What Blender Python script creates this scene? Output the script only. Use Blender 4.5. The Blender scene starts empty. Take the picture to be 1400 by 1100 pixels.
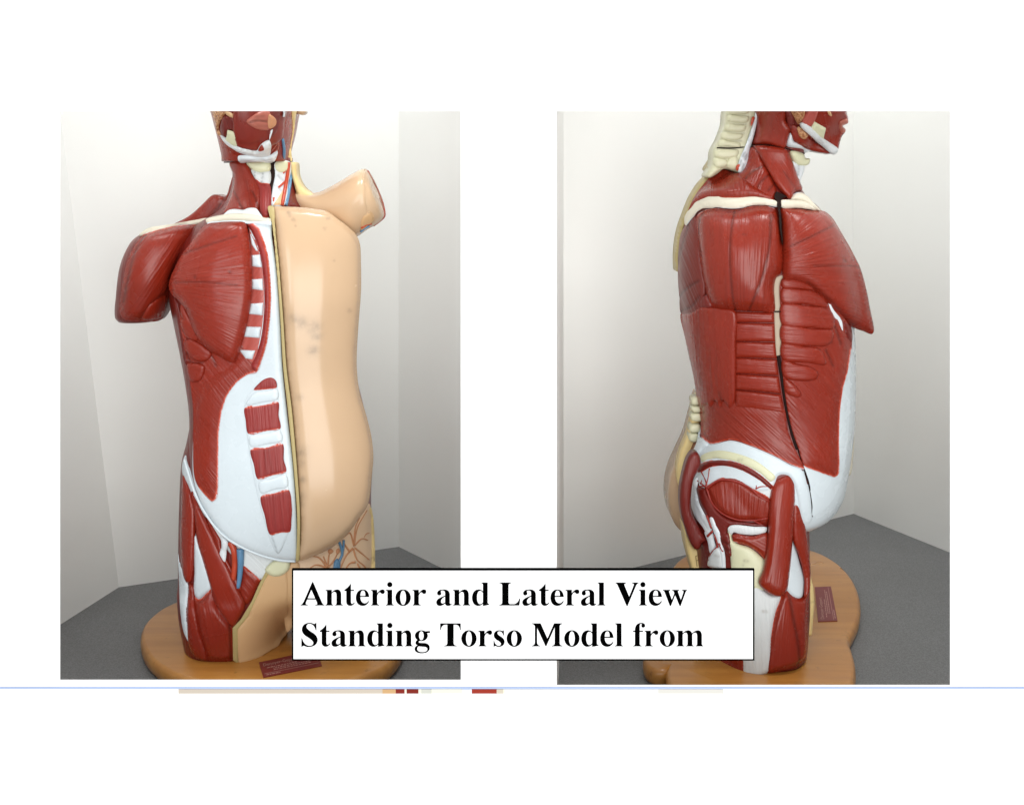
import bpy, math, random
import numpy as np
from mathutils import Vector
from mathutils.bvhtree import BVHTree
from mathutils.geometry import delaunay_2d_cdt

random.seed(4)
D = 1.5          # camera to display board, metres
YH = 250         # eye level, in photo pixels; one pixel is 1 mm on the board
CAM = Vector((0, -D, 0))
scene = bpy.context.scene
COL = scene.collection

def at(px, py, Y):
    k = (D + Y) / D
    return Vector(((px - 700) * k / 1000, Y, (YH - py) * k / 1000))

def ray(px, py):
    return Vector(((px - 700) / 1000, D, (YH - py) / 1000)).normalized()

def on_plane_z(px, py, z):
    k = z / ((YH - py) / 1000)
    return Vector(((px - 700) * k / 1000, (k - 1) * D, z))

# ------------------------------------------------------------------ materials
def lin(r, g, b):
    f = lambda c: c / 12.92 if c <= .04045 else ((c + .055) / 1.055) ** 2.4
    return (f(r / 255), f(g / 255), f(b / 255), 1)

class NT:
    def __init__(s, name):
        s.m = bpy.data.materials.new(name); s.m.use_nodes = True
        s.t = s.m.node_tree; s.b = s.t.nodes['Principled BSDF']
    def n(s, typ, **kw):
        nd = s.t.nodes.new(typ)
        for k, v in kw.items(): setattr(nd, k, v)
        return nd
    def l(s, a, b): s.t.links.new(a, b)
    def math(s, op, a, b=None, c=None, clamp=False):
        nd = s.n('ShaderNodeMath', operation=op, use_clamp=clamp)
        for i, v in enumerate((a, b, c)):
            if v is None: continue
            if isinstance(v, (int, float)): nd.inputs[i].default_value = v
            else: s.l(v, nd.inputs[i])
        return nd.outputs[0]
    def mix(s, f, a, b, mode='MIX'):
        nd = s.n('ShaderNodeMix', data_type='RGBA', blend_type=mode)
        for i, v in ((0, f), (6, a), (7, b)):
            if isinstance(v, (int, float)): nd.inputs[i].default_value = v
            elif isinstance(v, tuple): nd.inputs[i].default_value = v
            else: s.l(v, nd.inputs[i])
        return nd.outputs[2]
    def noise(s, vec, scale, detail=2, rough=.5):
        nd = s.n('ShaderNodeTexNoise'); nd.inputs['Scale'].default_value = scale
        nd.inputs['Detail'].default_value = detail; nd.inputs['Roughness'].default_value = rough
        if vec is not None: s.l(vec, nd.inputs['Vector'])
        return nd.outputs['Fac']
    def attr(s, name):
        return s.n('ShaderNodeAttribute', attribute_name=name).outputs['Fac']
    def bump(s, h, strength, dist, prev=None):
        nd = s.n('ShaderNodeBump'); nd.inputs['Strength'].default_value = strength
        nd.inputs['Distance'].default_value = dist; s.l(h, nd.inputs['Height'])
        if prev is not None: s.l(prev, nd.inputs['Normal'])
        return nd.outputs['Normal']

WHITE = lin(204, 214, 219)
def body_mat(name, col, fibre=0., var=.25, rough=.32, white=WHITE, spec=.42, coat=0., lump=.15, dark=.62, mid=lin(196, 74, 48)):
    """glossy painted plastic; fibres run along the UV's u axis, 'fade' whitens, 'groove' darkens"""
    t = NT(name)
    uv = t.n('ShaderNodeUVMap', uv_map='fibre').outputs[0]
    obj = t.n('ShaderNodeTexCoord').outputs['Object']
    mp = t.n('ShaderNodeMapping'); mp.inputs['Scale'].default_value = (1.3, 36, 1); t.l(uv, mp.inputs[0])
    mp2 = t.n('ShaderNodeMapping'); mp2.inputs['Scale'].default_value = (1.6, 15, 1); t.l(uv, mp2.inputs[0])
    n1 = t.noise(mp.outputs[0], 1, 2, .55); n2 = t.noise(mp2.outputs[0], 1, 1)
    big = t.noise(obj, 9, 3)
    c = col
    if fibre > 0:
        f = t.math('SMOOTHSTEP', n1, .35, .65) if False else t.math('MULTIPLY_ADD', n1, 2.2, -.6, clamp=True)
        c = t.mix(t.math('MULTIPLY', f, t.math('MULTIPLY_ADD', t.noise(obj, 12, 2), var * 2.4, -var * .5, clamp=True)), col, tuple(x * .5 for x in col[:3]) + (1,))
    c = t.mix(t.math('MULTIPLY_ADD', big, 1.2, -.45, clamp=True), c, tuple(x * .8 for x in col[:3]) + (1,)) if not isinstance(c, tuple) else \
        t.mix(t.math('MULTIPLY', t.math('MULTIPLY_ADD', big, 1.6, -.6, clamp=True), lump), c, tuple(x * .7 for x in col[:3]) + (1,))
    fade = t.attr('fade')
    edge = t.math('MULTIPLY', t.math('MULTIPLY', fade, t.math('SUBTRACT', 1, fade)), 4)
    ff = t.math('ADD', fade, t.math('MULTIPLY', t.math('MULTIPLY_ADD', n1, .9, -.45), edge), clamp=True)
    c = t.mix(t.math('MULTIPLY', ff, 2.0, clamp=True), c, mid)
    c = t.mix(t.math('MULTIPLY_ADD', ff, 2.0, -1.0, clamp=True), c, white)
    c = t.mix(t.math('MULTIPLY', t.attr('groove'), dark), c, (col[0] * .12, col[1] * .12, col[2] * .12, 1))  # crease shade painted into the colour along the groove lines
    sm = t.attr('smudge')
    sn = t.noise(obj, 70, 4, .65)
    c = t.mix(t.math('MULTIPLY', sm, t.math('MULTIPLY_ADD', sn, 1.1, -.2, clamp=True)), c, lin(116, 104, 88))
    t.l(c, t.b.inputs['Base Color'])
    rn = t.math('MULTIPLY_ADD', t.noise(obj, 35, 3), .22, rough - .1)
    t.l(rn, t.b.inputs['Roughness'])
    t.b.inputs['Specular IOR Level'].default_value = spec
    t.b.inputs['Coat Weight'].default_value = coat; t.b.inputs['Coat Roughness'].default_value = .12
    nb = None
    if fibre > 0:
        vary = t.math('MULTIPLY_ADD', t.noise(obj, 16, 2), 2.6, -.75, clamp=True)
        nb = t.bump(n1, fibre, .0022); t.l(t.math('MULTIPLY_ADD', vary, fibre * .8, fibre * .25), nb.node.inputs['Strength'])
        nb = t.bump(n2, fibre * .6, .0025, nb); t.l(t.math('MULTIPLY_ADD', vary, fibre * .6, fibre * .08), nb.node.inputs['Strength'])
    nb = t.bump(t.noise(obj, 60, 3), .12 if fibre else .05, .0015, nb)
    t.l(nb, t.b.inputs['Normal'])
    return t.m

RED = lin(138, 39, 22)
M = {}
M['red'] = body_mat('red muscle paint', RED, .8, .42, rough=.26)
M['redsmooth'] = body_mat('smooth red muscle paint', RED, .5, .25, rough=.24)
M['facered'] = body_mat('plain red face paint', lin(128, 36, 23), .12, .12, rough=.3)
M['backshade_red'] = body_mat('shaded red muscle paint', lin(112, 36, 28), .8, .5, rough=.34)  # darker red: shade on the back muscles put into their colour
M['deep'] = body_mat('deep red muscle paint', lin(112, 30, 23), .7, .4)
M['pink'] = body_mat('cut pink muscle paint', lin(178, 84, 74), .6, .5)
M['crimson'] = body_mat('striped crimson muscle paint', lin(146, 42, 38), .8, .6, rough=.4)
M['dark'] = body_mat('dark hollow paint', lin(34, 20, 17), 0, rough=.7, spec=.12)  # near-black, painted shade for hollow and gap; also seams and pin
M['white'] = body_mat('white tendon paint', WHITE, 0, rough=.26, lump=.1)
M['tendon'] = body_mat('streaked tendon paint', lin(214, 219, 220), .5, .25, rough=.3)
M['cream'] = body_mat('cream bone paint', lin(212, 206, 188), 0, rough=.3, lump=.4, mid=lin(214, 206, 190))
M['bone'] = body_mat('pale green bone paint', lin(212, 212, 178), 0, rough=.32, lump=.4)
M['spine'] = body_mat('vertebra paint', lin(205, 203, 172), 0, rough=.35, lump=.7)
M['skin'] = body_mat('beige skin paint', lin(200, 169, 136), 0, rough=.2, coat=.15, lump=.25)
M['skincut'] = body_mat('cut skin paint', lin(206, 168, 124), 0, rough=.4, lump=.3)
M['rim'] = body_mat('olive cut edge paint', lin(178, 161, 110), 0, rough=.45, lump=.5)
M['fat'] = body_mat('yellow fat paint', lin(226, 202, 142), 0, rough=.4, lump=.4)
M['inner'] = body_mat('inner wall paint', lin(176, 160, 138), 0, rough=.5, lump=.6)
M['artery'] = body_mat('orange artery paint', lin(178, 66, 40), 0, rough=.3)
M['vessel'] = body_mat('branching artery paint', lin(150, 48, 40), 0, rough=.3)
M['vein'] = body_mat('blue vein paint', lin(92, 134, 168), 0, rough=.3)
M['nerve'] = body_mat('white nerve paint', lin(216, 222, 226), 0, rough=.3)
M['lips'] = body_mat('lip paint', lin(176, 100, 84), .35, .2, rough=.35)
M['brown'] = body_mat('brown branch paint', lin(196, 138, 98), 0, rough=.4)
M['hipcut'] = body_mat('pale cut hip paint', lin(226, 196, 164), 0, rough=.4, lump=.3)

def gland():
    t = NT('knobbly gland paint'); obj = t.n('ShaderNodeTexCoord').outputs['Object']
    v = t.n('ShaderNodeTexVoronoi'); v.inputs['Scale'].default_value = 260; t.l(obj, v.inputs['Vector'])
    d = v.outputs['Distance']
    t.l(t.mix(t.math('MULTIPLY_ADD', d, 1.6, -.2, clamp=True), lin(222, 172, 124), lin(150, 92, 56)), t.b.inputs['Base Color'])
    t.b.inputs['Roughness'].default_value = .35
    t.l(t.bump(t.math('SUBTRACT', 1, d), .8, .002), t.b.inputs['Normal'])
    return t.m
M['gland'] = gland()

def plain(name, col, rough=.6, spec=.3, nscale=0, namt=.1, bump=0):
    t = NT(name); obj = t.n('ShaderNodeTexCoord').outputs['Object']
    t.b.inputs['Roughness'].default_value = rough; t.b.inputs['Specular IOR Level'].default_value = spec
    if nscale:
        nz = t.noise(obj, nscale, 3)
        t.l(t.mix(t.math('MULTIPLY', t.math('MULTIPLY_ADD', nz, 2, -.5, clamp=True), namt), col, tuple(c * .5 for c in col[:3]) + (1,)), t.b.inputs['Base Color'])
        if bump: t.l(t.bump(nz, bump, .001), t.b.inputs['Normal'])
    else: t.b.inputs['Base Color'].default_value = col
    return t.m
M['board'] = plain('white display board', (.93, .93, .93, 1), .9, .05)
M['sign'] = plain('white sign face', (.93, .93, .93, 1), .9, .05)
M['ink'] = plain('black ink', (.001, .001, .001, 1), 1, 0)
M['blue'] = plain('pale blue trim', lin(168, 184, 216), .7, .1)
M['plaque'] = plain('maroon plaque', lin(122, 44, 44), .4, .4, 90, .2)
M['plaquetext'] = plain('pale engraving', lin(186, 140, 132), .5, .3)
M['pencil'] = plain('pencil writing', lin(150, 128, 86), .7, .1)

def wall_mat(name, col):
    t = NT(name); obj = t.n('ShaderNodeTexCoord').outputs['Object']
    nz = t.noise(obj, 2.2, 3)
    t.l(t.mix(t.math('MULTIPLY', nz, .22), col, tuple(c * .72 for c in col[:3]) + (1,)), t.b.inputs['Base Color'])
    t.b.inputs['Roughness'].default_value = .75; t.b.inputs['Specular IOR Level'].default_value = .2
    t.l(t.bump(t.noise(obj, 320, 3), .12, .0006), t.b.inputs['Normal'])
    return t.m
M['wall'] = wall_mat('painted wall', lin(236, 237, 234))

def table_mat():
    t = NT('grey speckled laminate'); obj = t.n('ShaderNodeTexCoord').outputs['Object']
    a = t.noise(obj, 420, 2, .7); b = t.noise(obj, 7, 2)
    c = t.mix(t.math('MULTIPLY_ADD', a, 5, -2.1, clamp=True), lin(108, 109, 110), lin(130, 131, 132))
    c = t.mix(t.math('MULTIPLY', b, .25), c, lin(70, 68, 64))
    t.l(c, t.b.inputs['Base Color']); t.b.inputs['Roughness'].default_value = .55
    t.b.inputs['Specular IOR Level'].default_value = .35
    t.l(t.bump(a, .15, .0006), t.b.inputs['Normal'])
    return t.m
M['table'] = table_mat()

def wood_mat():
    t = NT('varnished wood'); obj = t.n('ShaderNodeTexCoord').outputs['Object']
    mp = t.n('ShaderNodeMapping'); mp.inputs['Scale'].default_value = (5, 46, 30); mp.inputs['Rotation'].default_value = (0, 0, .25)
    t.l(obj, mp.inputs[0])
    n1 = t.noise(mp.outputs[0], 1, 5, .6); n2 = t.noise(obj, 5, 3)
    c = t.mix(t.math('MULTIPLY_ADD', n1, 2.2, -.6, clamp=True), lin(196, 138, 66), lin(164, 106, 46))
    c = t.mix(t.math('MULTIPLY_ADD', n2, 1.4, -.45, clamp=True), c, lin(160, 108, 44))
    nk = t.noise(obj, 38, 4, .7)
    c = t.mix(t.math('MULTIPLY_ADD', nk, 4, -2.5, clamp=True), c, lin(92, 60, 30))
    t.l(c, t.b.inputs['Base Color'])
    t.l(t.math('MULTIPLY_ADD', n2, .3, .18), t.b.inputs['Roughness'])
    t.b.inputs['Coat Weight'].default_value = .3; t.b.inputs['Coat Roughness'].default_value = .15
    t.l(t.bump(n1, .08, .001), t.b.inputs['Normal'])
    return t.m
M['wood'] = wood_mat()

# ------------------------------------------------------------------ object helpers
def link(name, verts, faces, mat, parent=None, smooth=True):
    me = bpy.data.meshes.new(name); me.from_pydata([tuple(v) for v in verts], [], faces); me.validate(); me.update()
    if smooth: me.polygons.foreach_set('use_smooth', [True] * len(me.polygons))
    o = bpy.data.objects.new(name, me); COL.objects.link(o)
    if mat is not None: me.materials.append(mat)
    if parent is not None:
        o.parent = parent
        q = parent; off = Vector((0, 0, 0))
        while q is not None: off += q.location; q = q.parent
        o.location = -off
    return o

def tag(o, label=None, cat=None, group=None, kind=None):
    for k, v in (('label', label), ('category', cat), ('group', group), ('kind', kind)):
        if v: o[k] = v
    return o

def empty(name, loc):
    o = bpy.data.objects.new(name, None); COL.objects.link(o); o.location = loc; o.empty_display_size = .05
    return o

def catmull(pts, step, closed=True):
    P = [np.array(p, float) for p in pts]; n = len(P); out = []
    rng = n if closed else n - 1
    for i in range(rng):
        p1 = P[i]; p2 = P[(i + 1) % n]
        p0 = P[i - 1] if (closed or i > 0) else 2 * p1 - p2
        p3 = P[(i + 2) % n] if (closed or i + 2 < n) else 2 * p2 - p1
        d0 = max(np.linalg.norm(p1 - p0), 1e-6) ** .5; d1 = max(np.linalg.norm(p2 - p1), 1e-6) ** .5; d2 = max(np.linalg.norm(p3 - p2), 1e-6) ** .5
        m1 = (p1 - p0) / d0 - (p2 - p0) / (d0 + d1) + (p2 - p1) / d1
        m2 = (p2 - p1) / d1 - (p3 - p1) / (d1 + d2) + (p3 - p2) / d2
        m1 = m1 * d1; m2 = m2 * d1
        k = max(1, int(round(np.linalg.norm(p2 - p1) / step)))
        for j in range(k):
            t = j / k
            out.append((2 * t**3 - 3 * t**2 + 1) * p1 + (t**3 - 2 * t**2 + t) * m1 + (-2 * t**3 + 3 * t**2) * p2 + (t**3 - t**2) * m2)
    if not closed: out.append(P[-1])
    return np.array(out)

def linear(pts, step, closed=True):
    P = [np.array(p, float) for p in pts]; n = len(P); out = []
    for i in range(n if closed else n - 1):
        a = P[i]; b = P[(i + 1) % n]; k = max(1, int(round(np.linalg.norm(b - a) / step)))
        out += [a + (b - a) * j / k for j in range(k)]
    if not closed: out.append(P[-1])
    return np.array(out)

def seg_dist(pts, line, closed):
    L = np.asarray(line, float); A = L if closed else L[:-1]; B = np.roll(L, -1, 0) if closed else L[1:]
    best = np.full(len(pts), 1e9)
    for a, b in zip(A, B):
        ab = b - a; q = float(ab @ ab)
        if q < 1e-9: continue
        t = np.clip(((pts - a) @ ab) / q, 0, 1)
        d = np.hypot(*(pts - (a + t[:, None] * ab)).T)
        best = np.minimum(best, d)
    return best

def inside(pts, poly):
    x, y = pts[:, 0], pts[:, 1]; r = np.zeros(len(pts), bool); n = len(poly); j = n - 1
    for i in range(n):
        xi, yi = poly[i]; xj, yj = poly[j]
        if yi != yj:
            c = ((yi > y) != (yj > y)) & (x < (xj - xi) * (y - yi) / (yj - yi) + xi)
            r ^= c
        j = i
    return r

class View:
    def __init__(s, root): s.root = root; s.geo = {}
    def bvh(s, names):
        v, f = [], []
        for n in names:
            vv, ff = s.geo[n]; o = len(v); v += vv; f += [tuple(i + o for i in q) for q in ff]
        return BVHTree.FromPolygons(v, f)

def loft(view, key, rows, mat=None, name=None, parent=None, e=2.3, seg=56, step=4, caps=(True, True), rnd=(0, 0)):
    """rows: (x left, y left, x right, y right, front depth, back depth); solid of super-elliptic sections"""
    R = []
    for r in rows:
        if len(r) == 5: r = (r[1], r[0], r[2], r[0], r[3], r[4])
        R.append(r)
    S = np.array(R, float); sc = np.array([1, 1, 1, 1, 1000, 1000.])
    P = catmull(S * sc, step * 1.6, closed=False) / sc
    verts, faces = [], []
    for i, (ax, ay, bx, by, yf, yb) in enumerate(P):
        ym = (yf + yb) / 2; a = at(ax, ay, ym); b = at(bx, by, ym); c = (a + b) / 2; h = (b - a) / 2; ry = (yb - yf) / 2
        for j in range(seg):
            t = 2 * math.pi * j / seg; cc, ss = math.cos(t), math.sin(t)
            u = math.copysign(abs(cc) ** (2 / e), cc); w = math.copysign(abs(ss) ** (2 / e), ss)
            verts.append(c + h * u + Vector((0, ry * w, 0)))
    n = len(P)
    for i in range(n - 1):
        for j in range(seg):
            k = (j + 1) % seg
            faces.append((i * seg + j, i * seg + k, (i + 1) * seg + k, (i + 1) * seg + j))
    for end, (on, r) in enumerate(zip(caps, (0, n - 1))):
        if not on: continue
        c = sum((verts[r * seg + j] for j in range(seg)), Vector()) / seg; verts.append(c); ci = len(verts) - 1
        for j in range(seg):
            k = (j + 1) % seg
            faces.append((ci, r * seg + k, r * seg + j) if end == 0 else (ci, r * seg + j, r * seg + k))
    view.geo[key] = (verts, faces)
    if mat is None: return None
    o = link(name, verts, faces, mat, parent or view.root)
    o.data.uv_layers.new(name='fibre')
    loops = o.data.loops; uvl = o.data.uv_layers['fibre'].data
    for lp in loops:
        v = verts[lp.vertex_index]; uvl[lp.index].uv = (v.z * 8, v.x * 8)
    return o

def patch(view, name, poly, mat, T=3, w=6, base=('trunk',), fib=None, fade=None, groove=(), parent=None, off=0., skirt=.010,
          sp=2.4, sharp=False, iters=4, key=None, smudge=(), full=0., dome=0., depth=None, gw=1.5, gd=1.2, hs=0):
    """a modelled piece: outline, laid on the body beneath it, raised T mm with a rounded rim of w pixels"""
    bl = (linear if sharp else catmull)(poly, sp)
    lo, hi = bl.min(0), bl.max(0); g = []
    dx = sp; dy = sp * .866
    ys = np.arange(lo[1], hi[1], dy)
    for i, y in enumerate(ys):
        xs = np.arange(lo[0] + (dx / 2 if i % 2 else 0), hi[0], dx); g += [(x, y) for x in xs]
    g = np.array(g) if g else np.zeros((0, 2))
    if len(g):
        ok = inside(g, bl); g = g[ok]
        if len(g): g = g[seg_dist(g, bl, True) > sp * .55]
    pts = np.vstack([bl, g]) if len(g) else bl
    nb = len(bl)
    res = delaunay_2d_cdt([Vector(p) for p in pts], [(i, (i + 1) % nb) for i in range(nb)], [], 1, 1e-4)
    pts = np.array([tuple(v) for v in res[0]]); tris = [tuple(f) for f in res[2]]
    n = len(pts)
    # boundary edges
    cnt = {}
    for f in tris:
        for a, b in zip(f, f[1:] + f[:1]): cnt[(a, b)] = 1
    bnd = [(a, b) for (a, b) in cnt if (b, a) not in cnt]
    dist = seg_dist(pts, bl, True)
    # depth of what lies beneath
    if depth is not None:
        Y = np.array([depth(x, y) if callable(depth) else depth for x, y in pts])
    else:
        bv = view.bvh(base); Y = np.full(n, np.nan)
        for i, (x, y) in enumerate(pts):
            h = bv.ray_cast(CAM, ray(x, y))
            if h[0] is not None: Y[i] = h[0].y
        good = ~np.isnan(Y)
        if not good.any(): Y[:] = .33; good[:] = True
        for i in np.where(~good)[0]:
            gi = np.where(good)[0]; dd = ((pts[gi] - pts[i]) ** 2).sum(1); kk = gi[np.argsort(dd)[:6]]
            Y[i] = Y[kk].mean()
    nbr = [set() for _ in range(n)]
    for f in tris:
        for a, b in zip(f, f[1:] + f[:1]): nbr[a].add(b); nbr[b].add(a)
    ia = np.array([a for a in range(n) for b in nbr[a]]); ib = np.array([b for a in range(n) for b in nbr[a]])
    deg = np.maximum(np.bincount(ia, minlength=n), 1)
    for _ in range(iters): Y = .5 * Y + .5 * np.bincount(ia, Y[ib], n) / deg
    V = np.array([tuple(at(x, y, yy)) for (x, y), yy in zip(pts, Y)])
    # normals
    N = np.zeros((n, 3)); F = np.array([f[:3] for f in tris])
    fn = np.cross(V[F[:, 1]] - V[F[:, 0]], V[F[:, 2]] - V[F[:, 0]])
    for k in range(3): np.add.at(N, F[:, k], fn)
    N /= np.maximum(np.linalg.norm(N, axis=1), 1e-12)[:, None]
    C = np.array(CAM) - V; C /= np.linalg.norm(C, axis=1)[:, None]
    flip = (N * C).sum(1) < 0; N[flip] *= -1
    N = N * .6 + C; N /= np.linalg.norm(N, axis=1)[:, None]
    q = np.clip(dist / max(w, .01), 0, 1); h = T * (q * q * (3 - 2 * q)) if fade else T * np.sqrt(1 - (1 - q) ** 2)
    if dome: h = h + dome * np.sqrt(np.clip(dist / max(dist.max(), .1), 0, 1))
    for _ in range(hs): h = np.where(dist < .01, h, .5 * h + .5 * np.bincount(ia, h[ib], n) / deg)
    gr = np.zeros(n)
    for gl in groove:
        line, gwid, gdep = (gl, gw, gd) if not isinstance(gl, dict) else (gl['l'], gl.get('w', gw), gl.get('d', gd))
        gx = catmull(line, 4, closed=False) if len(line) > 2 else np.array(line, float)
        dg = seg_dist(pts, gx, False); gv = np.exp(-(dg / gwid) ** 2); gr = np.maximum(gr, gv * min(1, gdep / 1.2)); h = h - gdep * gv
    fd = np.zeros(n)
    if fade:
        fw, lines = fade
        d2 = dist if lines is None else np.minimum.reduce([seg_dist(pts, np.array(l, float), False) for l in lines])
        fd = np.clip(1 - d2 / fw, 0, 1); fd = fd * fd * (3 - 2 * fd)
    sm = np.zeros(n)
    for (sx, sy, sr) in smudge: sm = np.maximum(sm, np.exp(-(((pts - (sx, sy)) ** 2).sum(1)) / sr ** 2))
    V = V + N * ((h + off) / 1000)[:, None]
    # uv along the fibres
    if fib is None: uv = pts / 100
    elif fib[0] == 'fan':
        d = pts - np.array(fib[1:3]); r = np.hypot(*d.T); a = np.unwrap(np.zeros(1)) if False else np.arctan2(d[:, 1], d[:, 0])
        m = math.atan2(d[:, 1].mean(), d[:, 0].mean()); a = (a - m + math.pi) % (2 * math.pi) - math.pi
        uv = np.stack([r, a * r.mean()], 1) / 100
    else:
        t = math.radians(fib[1]); uv = np.stack([pts @ (math.cos(t), math.sin(t)), pts @ (-math.sin(t), math.cos(t))], 1) / 100
    verts = [Vector(v) for v in V]; faces = list(tris)
    fl = (N[F[:, 0]] * np.cross(V[F[:, 1]] - V[F[:, 0]], V[F[:, 2]] - V[F[:, 0]])).sum(1).sum() < 0
    if fl: faces = [f[::-1] for f in faces]; bnd = [(b, a) for a, b in bnd]
    src = list(range(n))
    if full:
        for i in range(n): verts.append(verts[i] + Vector((0, full + h[i] / 1000 * .6, 0))); src.append(i)
        faces += [tuple(i + n for i in f[::-1]) for f in tris] if not fl else [tuple(i + n for i in f) for f in tris]
        faces += [(b, a, a + n, b + n) for a, b in bnd]
    elif skirt:
        mp = {}
        for a, b in bnd:
            for i in (a, b):
                if i not in mp:
                    mp[i] = len(verts); verts.append(verts[i] - Vector(C[i]) * skirt); src.append(i)
        faces += [(b, a, mp[a], mp[b]) for a, b in bnd]
    o = link(name, verts, faces, mat, parent or view.root)
    me = o.data
    for nm, arr in (('fade', fd), ('groove', gr), ('smudge', sm)):
        if arr.any():
            at_ = me.attributes.new(nm, 'FLOAT', 'POINT'); at_.data.foreach_set('value', [float(arr[s_]) for s_ in src[:len(me.vertices)]])
    ul = me.uv_layers.new(name='fibre'); li = np.zeros(len(me.loops), int); me.loops.foreach_get('vertex_index', li)
    ul.data.foreach_set('uv', uv[np.array(src)[li]].ravel())
    # rim edges stay crisp
    if not full and skirt and w < 5:
        bs = set(i for e_ in bnd for i in e_); 
        for e_ in me.edges:
            if e_.vertices[0] in bs and e_.vertices[1] in bs: e_.use_edge_sharp = True
    if key: view.geo[key] = ([Vector(v) for v in V], list(tris))
    return o

def tube(view, name, line, r, mat, base=('trunk',), off=0., parent=None, seg=8, taper=1., depth=None, flat=1., smooth=True):
    """round cord laid over the body: vessel, nerve, wire; r in photo pixels"""
    P = catmull(line, 3, closed=False) if len(line) > 2 and smooth else linear(line, 3, closed=False)
    Y = []
    if depth is None:
        bv = view.bvh(base)
        for x, y in P:
            h = bv.ray_cast(CAM, ray(x, y)); Y.append(h[0].y if h[0] is not None else None)
        g = [v for v in Y if v is not None] or [.33]
        Y = [v if v is not None else g[-1] for v in Y]
        for _ in range(4): Y = [(Y[max(i - 1, 0)] + 2 * Y[i] + Y[min(i + 1, len(Y) - 1)]) / 4 for i in range(len(Y))]
    else: Y = [depth] * len(P)
    C = [at(x, y, yy - off / 1000) for (x, y), yy in zip(P, Y)]
    verts, faces, uvs = [], [], []
    n = len(C)
    for i, c in enumerate(C):
        d = (C[min(i + 1, n - 1)] - C[max(i - 1, 0)]).normalized(); v = (c - CAM).normalized(); s = d.cross(v).normalized(); u = s.cross(d).normalized()
        rr = r * 1.2 / 1000 * (1 + (taper - 1) * i / (n - 1))
        for j in range(seg):
            t = 2 * math.pi * j / seg; verts.append(c + s * rr * math.cos(t) + u * rr * flat * math.sin(t))
    for i in range(n - 1):
        for j in range(seg):
            k = (j + 1) % seg; faces.append((i * seg + j, i * seg + k, (i + 1) * seg + k, (i + 1) * seg + j))
    faces.append(tuple(range(seg))[::-1]); faces.append(tuple((n - 1) * seg + j for j in range(seg)))
    return link(name, verts, faces, mat, parent or view.root)

def box(name, x0, x1, y0, y1, z0, z1, mat, parent=None):
    v = [Vector((x, y, z)) for x in (x0, x1) for y in (y0, y1) for z in (z0, z1)]
    f = [(0, 1, 3, 2), (4, 6, 7, 5), (0, 4, 5, 1), (2, 3, 7, 6), (0, 2, 6, 4), (1, 5, 7, 3)]
    return link(name, v, f, mat, parent, smooth=False)
# ------------------------------------------------------------------ the setting: two corners of a room, each with a grey tabletop
ZT, ZB = -.785, -.758          # tabletop, top of the wooden bases

def sheet(name, pts, mat, parent=None):
    o = link(name, pts, [tuple(range(len(pts)))], mat, parent, smooth=False); tag(o, kind='structure'); return o

def wall_between(name, a, b, top, ta=None, tb=None):
    z0 = ZT - .03
    A, B = Vector((a[0], a[1], z0)), Vector((b[0], b[1], z0))
    At = Vector((*(ta or a), top)); Bt = Vector((*(tb or b), top))
    return sheet(name, [A, B, Bt, At], M['wall'])

def table_pt(px, py):
    p = on_plane_z(px, py, ZT); return (p.x, p.y)

TOP = .62
lc = table_pt(545, 747); ls = table_pt(165, 802); lf = table_pt(82, 855); lr = table_pt(630, 789)
# the crease in the left hand wall leans outward towards the top
sx = lambda p, dx: (p[0] + dx * 1.0, p[1] + dx * .459)
wall_between('wall', ls, lc, TOP, ta=sx(ls, -.15))
d = Vector(lf) - Vector(ls); le = Vector(ls) + d * 3.2
wall_between('wall', (le.x, le.y), ls, TOP, ta=(le.x - .15, le.y - .07), tb=sx(ls, -.15))
d = Vector(lr) - Vector(lc); lre = Vector(lc) + d * 1.05
wall_between('wall', lc, (lre.x, lre.y), TOP)
wall_between('wall', (lre.x, lre.y), (-.055, .004), TOP)
rc = table_pt(1167, 702); rr_ = table_pt(1299, 755); rl = table_pt(860, 777)
d = Vector(rl) - Vector(rc); rle = Vector(rc) + d * 1.24
wall_between('wall', (rle.x, rle.y), rc, TOP)
wall_between('wall', (.058, .004), (rle.x, rle.y), TOP)
d = Vector(rr_) - Vector(rc); rre = Vector(rc) + d * 3.9
wall_between('wall', rc, (rre.x, rre.y), TOP)
sheet('tabletop', [Vector((-1.1, .004, ZT)), Vector((-.03, .004, ZT)), Vector((-.03, 1.0, ZT)), Vector((-1.1, 1.0, ZT))], M['table'])
sheet('tabletop', [Vector((-.022, .004, ZT)), Vector((1.5, .004, ZT)), Vector((1.5, 1.25, ZT)), Vector((-.022, 1.25, ZT))], M['table'])

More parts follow.
